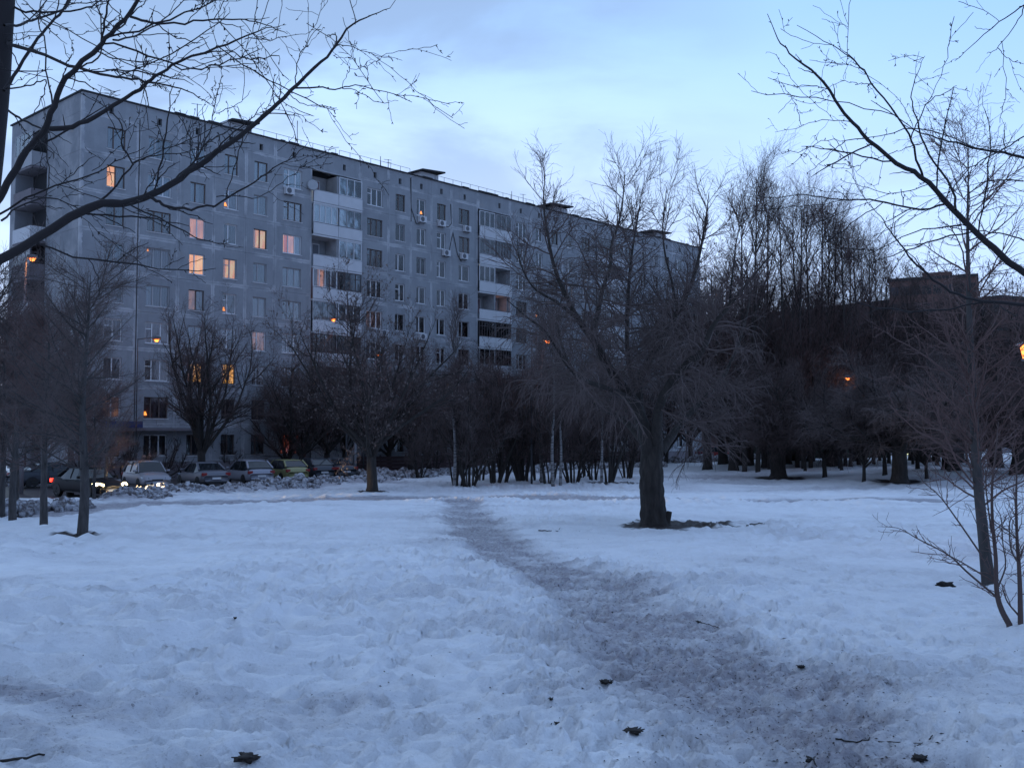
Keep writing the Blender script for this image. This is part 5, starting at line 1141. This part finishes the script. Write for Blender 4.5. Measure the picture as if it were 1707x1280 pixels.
def stick(pts, r0, r1, label, kids=()):
    W3 = []
    for p in pts: g_ = on_snow(*p); W3.append((g_[0], g_[1], gfull(g_[0], g_[1])+r0*.9))
    b0 = np.array(W3[0]); S = smoothline([np.array(p)-b0 for p in W3], list(np.linspace(r0, r1, len(W3))), 12); S[0][0, 1:-1] += np.random.RandomState(len(label)).normal(size=(10, 3))*r0*.4
    o = empty('fallen_stick', tuple(b0), 0, label, 'stick'); link('shaft', tubes('shaft', [S], 8), o, mStick)
    for k in kids:
        q = []
        for p in k: g_ = on_snow(*p); q.append(np.array([g_[0], g_[1], gfull(g_[0], g_[1])+r0*.9])-b0)
        link('side_twig', tubes('side_twig', [smoothline(q, list(np.linspace(r1*1.2, r1*.5, len(q))), 5)], 6), o, mStick)
stick([(-20, 1277), (30, 1268), (70, 1262), (106, 1259)], .009, .004, 'dark stick lying at the bottom left corner')
stick([(1393, 1245), (1420, 1240), (1448, 1236)], .006, .004, 'short thick stick across the lower path', [[(1448, 1236), (1450, 1229)]])
stick([(1464, 1237), (1500, 1238), (1535, 1240)], .0035, .002, 'thin straight twig right of the thick stick', [])
stick([(1525, 1251), (1538, 1243)], .003, .002, 'small bent twig below the thin straight twig'); stick([(1549, 1240), (1555, 1232)], .004, .003, 'tiny upright twig right of the thin straight twig')
stick([(1345, 1268), (1355, 1272), (1362, 1280)], .006, .003, 'curved twig at the bottom of the path')
stick([(1245, 877), (1262, 874), (1275, 874)], .02, .01, 'dark stick lying right of the soil patch under the willow')
stick([(1160, 1035), (1180, 1042), (1198, 1048)], .005, .003, 'thin twig lying on the middle of the path')
stick([(898, 885), (930, 886)], .015, .008, 'thin twig on the snow left of the willow', [[(930, 886), (934, 880)]])
# bits of bark, twigs and litter trodden into the path
r_ = np.random.RandomState(90); m = MB(); cnt = 0
while cnt < 2600:
    y = 4.2*(38/4.2)**(r_.rand()**1.0); x0_ = np.interp(y, PATH[::-1, 1], PATH[::-1, 0]) if True else 0
    x = x0_+r_.normal()*(.55 if r_.rand() < .75 else 2.2); z = gz(x, y)+.003 if cnt < 0 else None
    m.v.append((x, y, 0)); cnt += 1
P_ = np.array(m.v); zz = np.array([gfull(p[0], p[1]) for p in P_]); V, Fs = [], []
for i in range(cnt):
    a_ = r_.rand()*PI; l_ = r_.uniform(.004, .018)*(2.0 if r_.rand() < .06 else 1); w_ = r_.uniform(.0015, .005); d_ = np.array([math.cos(a_), math.sin(a_), r_.uniform(-.2, .2)]); n_ = np.array([-d_[1], d_[0], 0])
    c_ = np.array([P_[i, 0], P_[i, 1], zz[i]+.003]); k = len(V)
    V += [c_+d_*l_, c_+n_*w_, c_-d_*l_, c_-n_*w_, c_+np.array([0, 0, w_*1.5])]; Fs += [(k, k+1, k+4), (k+1, k+2, k+4), (k+2, k+3, k+4), (k+3, k, k+4)]
tag(link('path_litter', mesh_np('path_litter', np.array(V), np.array(Fs)), None, mSoil), 'bits of bark and twig trodden into the path', 'litter', None, 'stuff')

# ------------------------------------------------------------------ labels of alike trees: by their order across the view
bpy.context.view_layer.update()
ORD = 'first second third fourth fifth sixth seventh eighth ninth tenth eleventh twelfth thirteenth fourteenth fifteenth sixteenth seventeenth eighteenth nineteenth'.split(); ORD += ['twentieth']+['twenty-'+x for x in ORD[:9]]+['thirtieth']+['thirty-'+x for x in ORD[:9]]+['fortieth']
groups = {}
for o in list(C.objects):
    if o.parent is None and o.get('group') and o.type == 'EMPTY': groups.setdefault(o['group'], []).append(o)
for g_, L_ in groups.items():
    labs = {}
    for o in L_: labs.setdefault(o['label'], []).append(o)
    for lb, same in labs.items():
        if len(same) < 2: continue
        same.sort(key=lambda o: o.location.x/o.location.y)
        for i, o in enumerate(same):
            w = lb.split(); o['label'] = ORD[i]+' from the left: '+' '.join(w[:12])
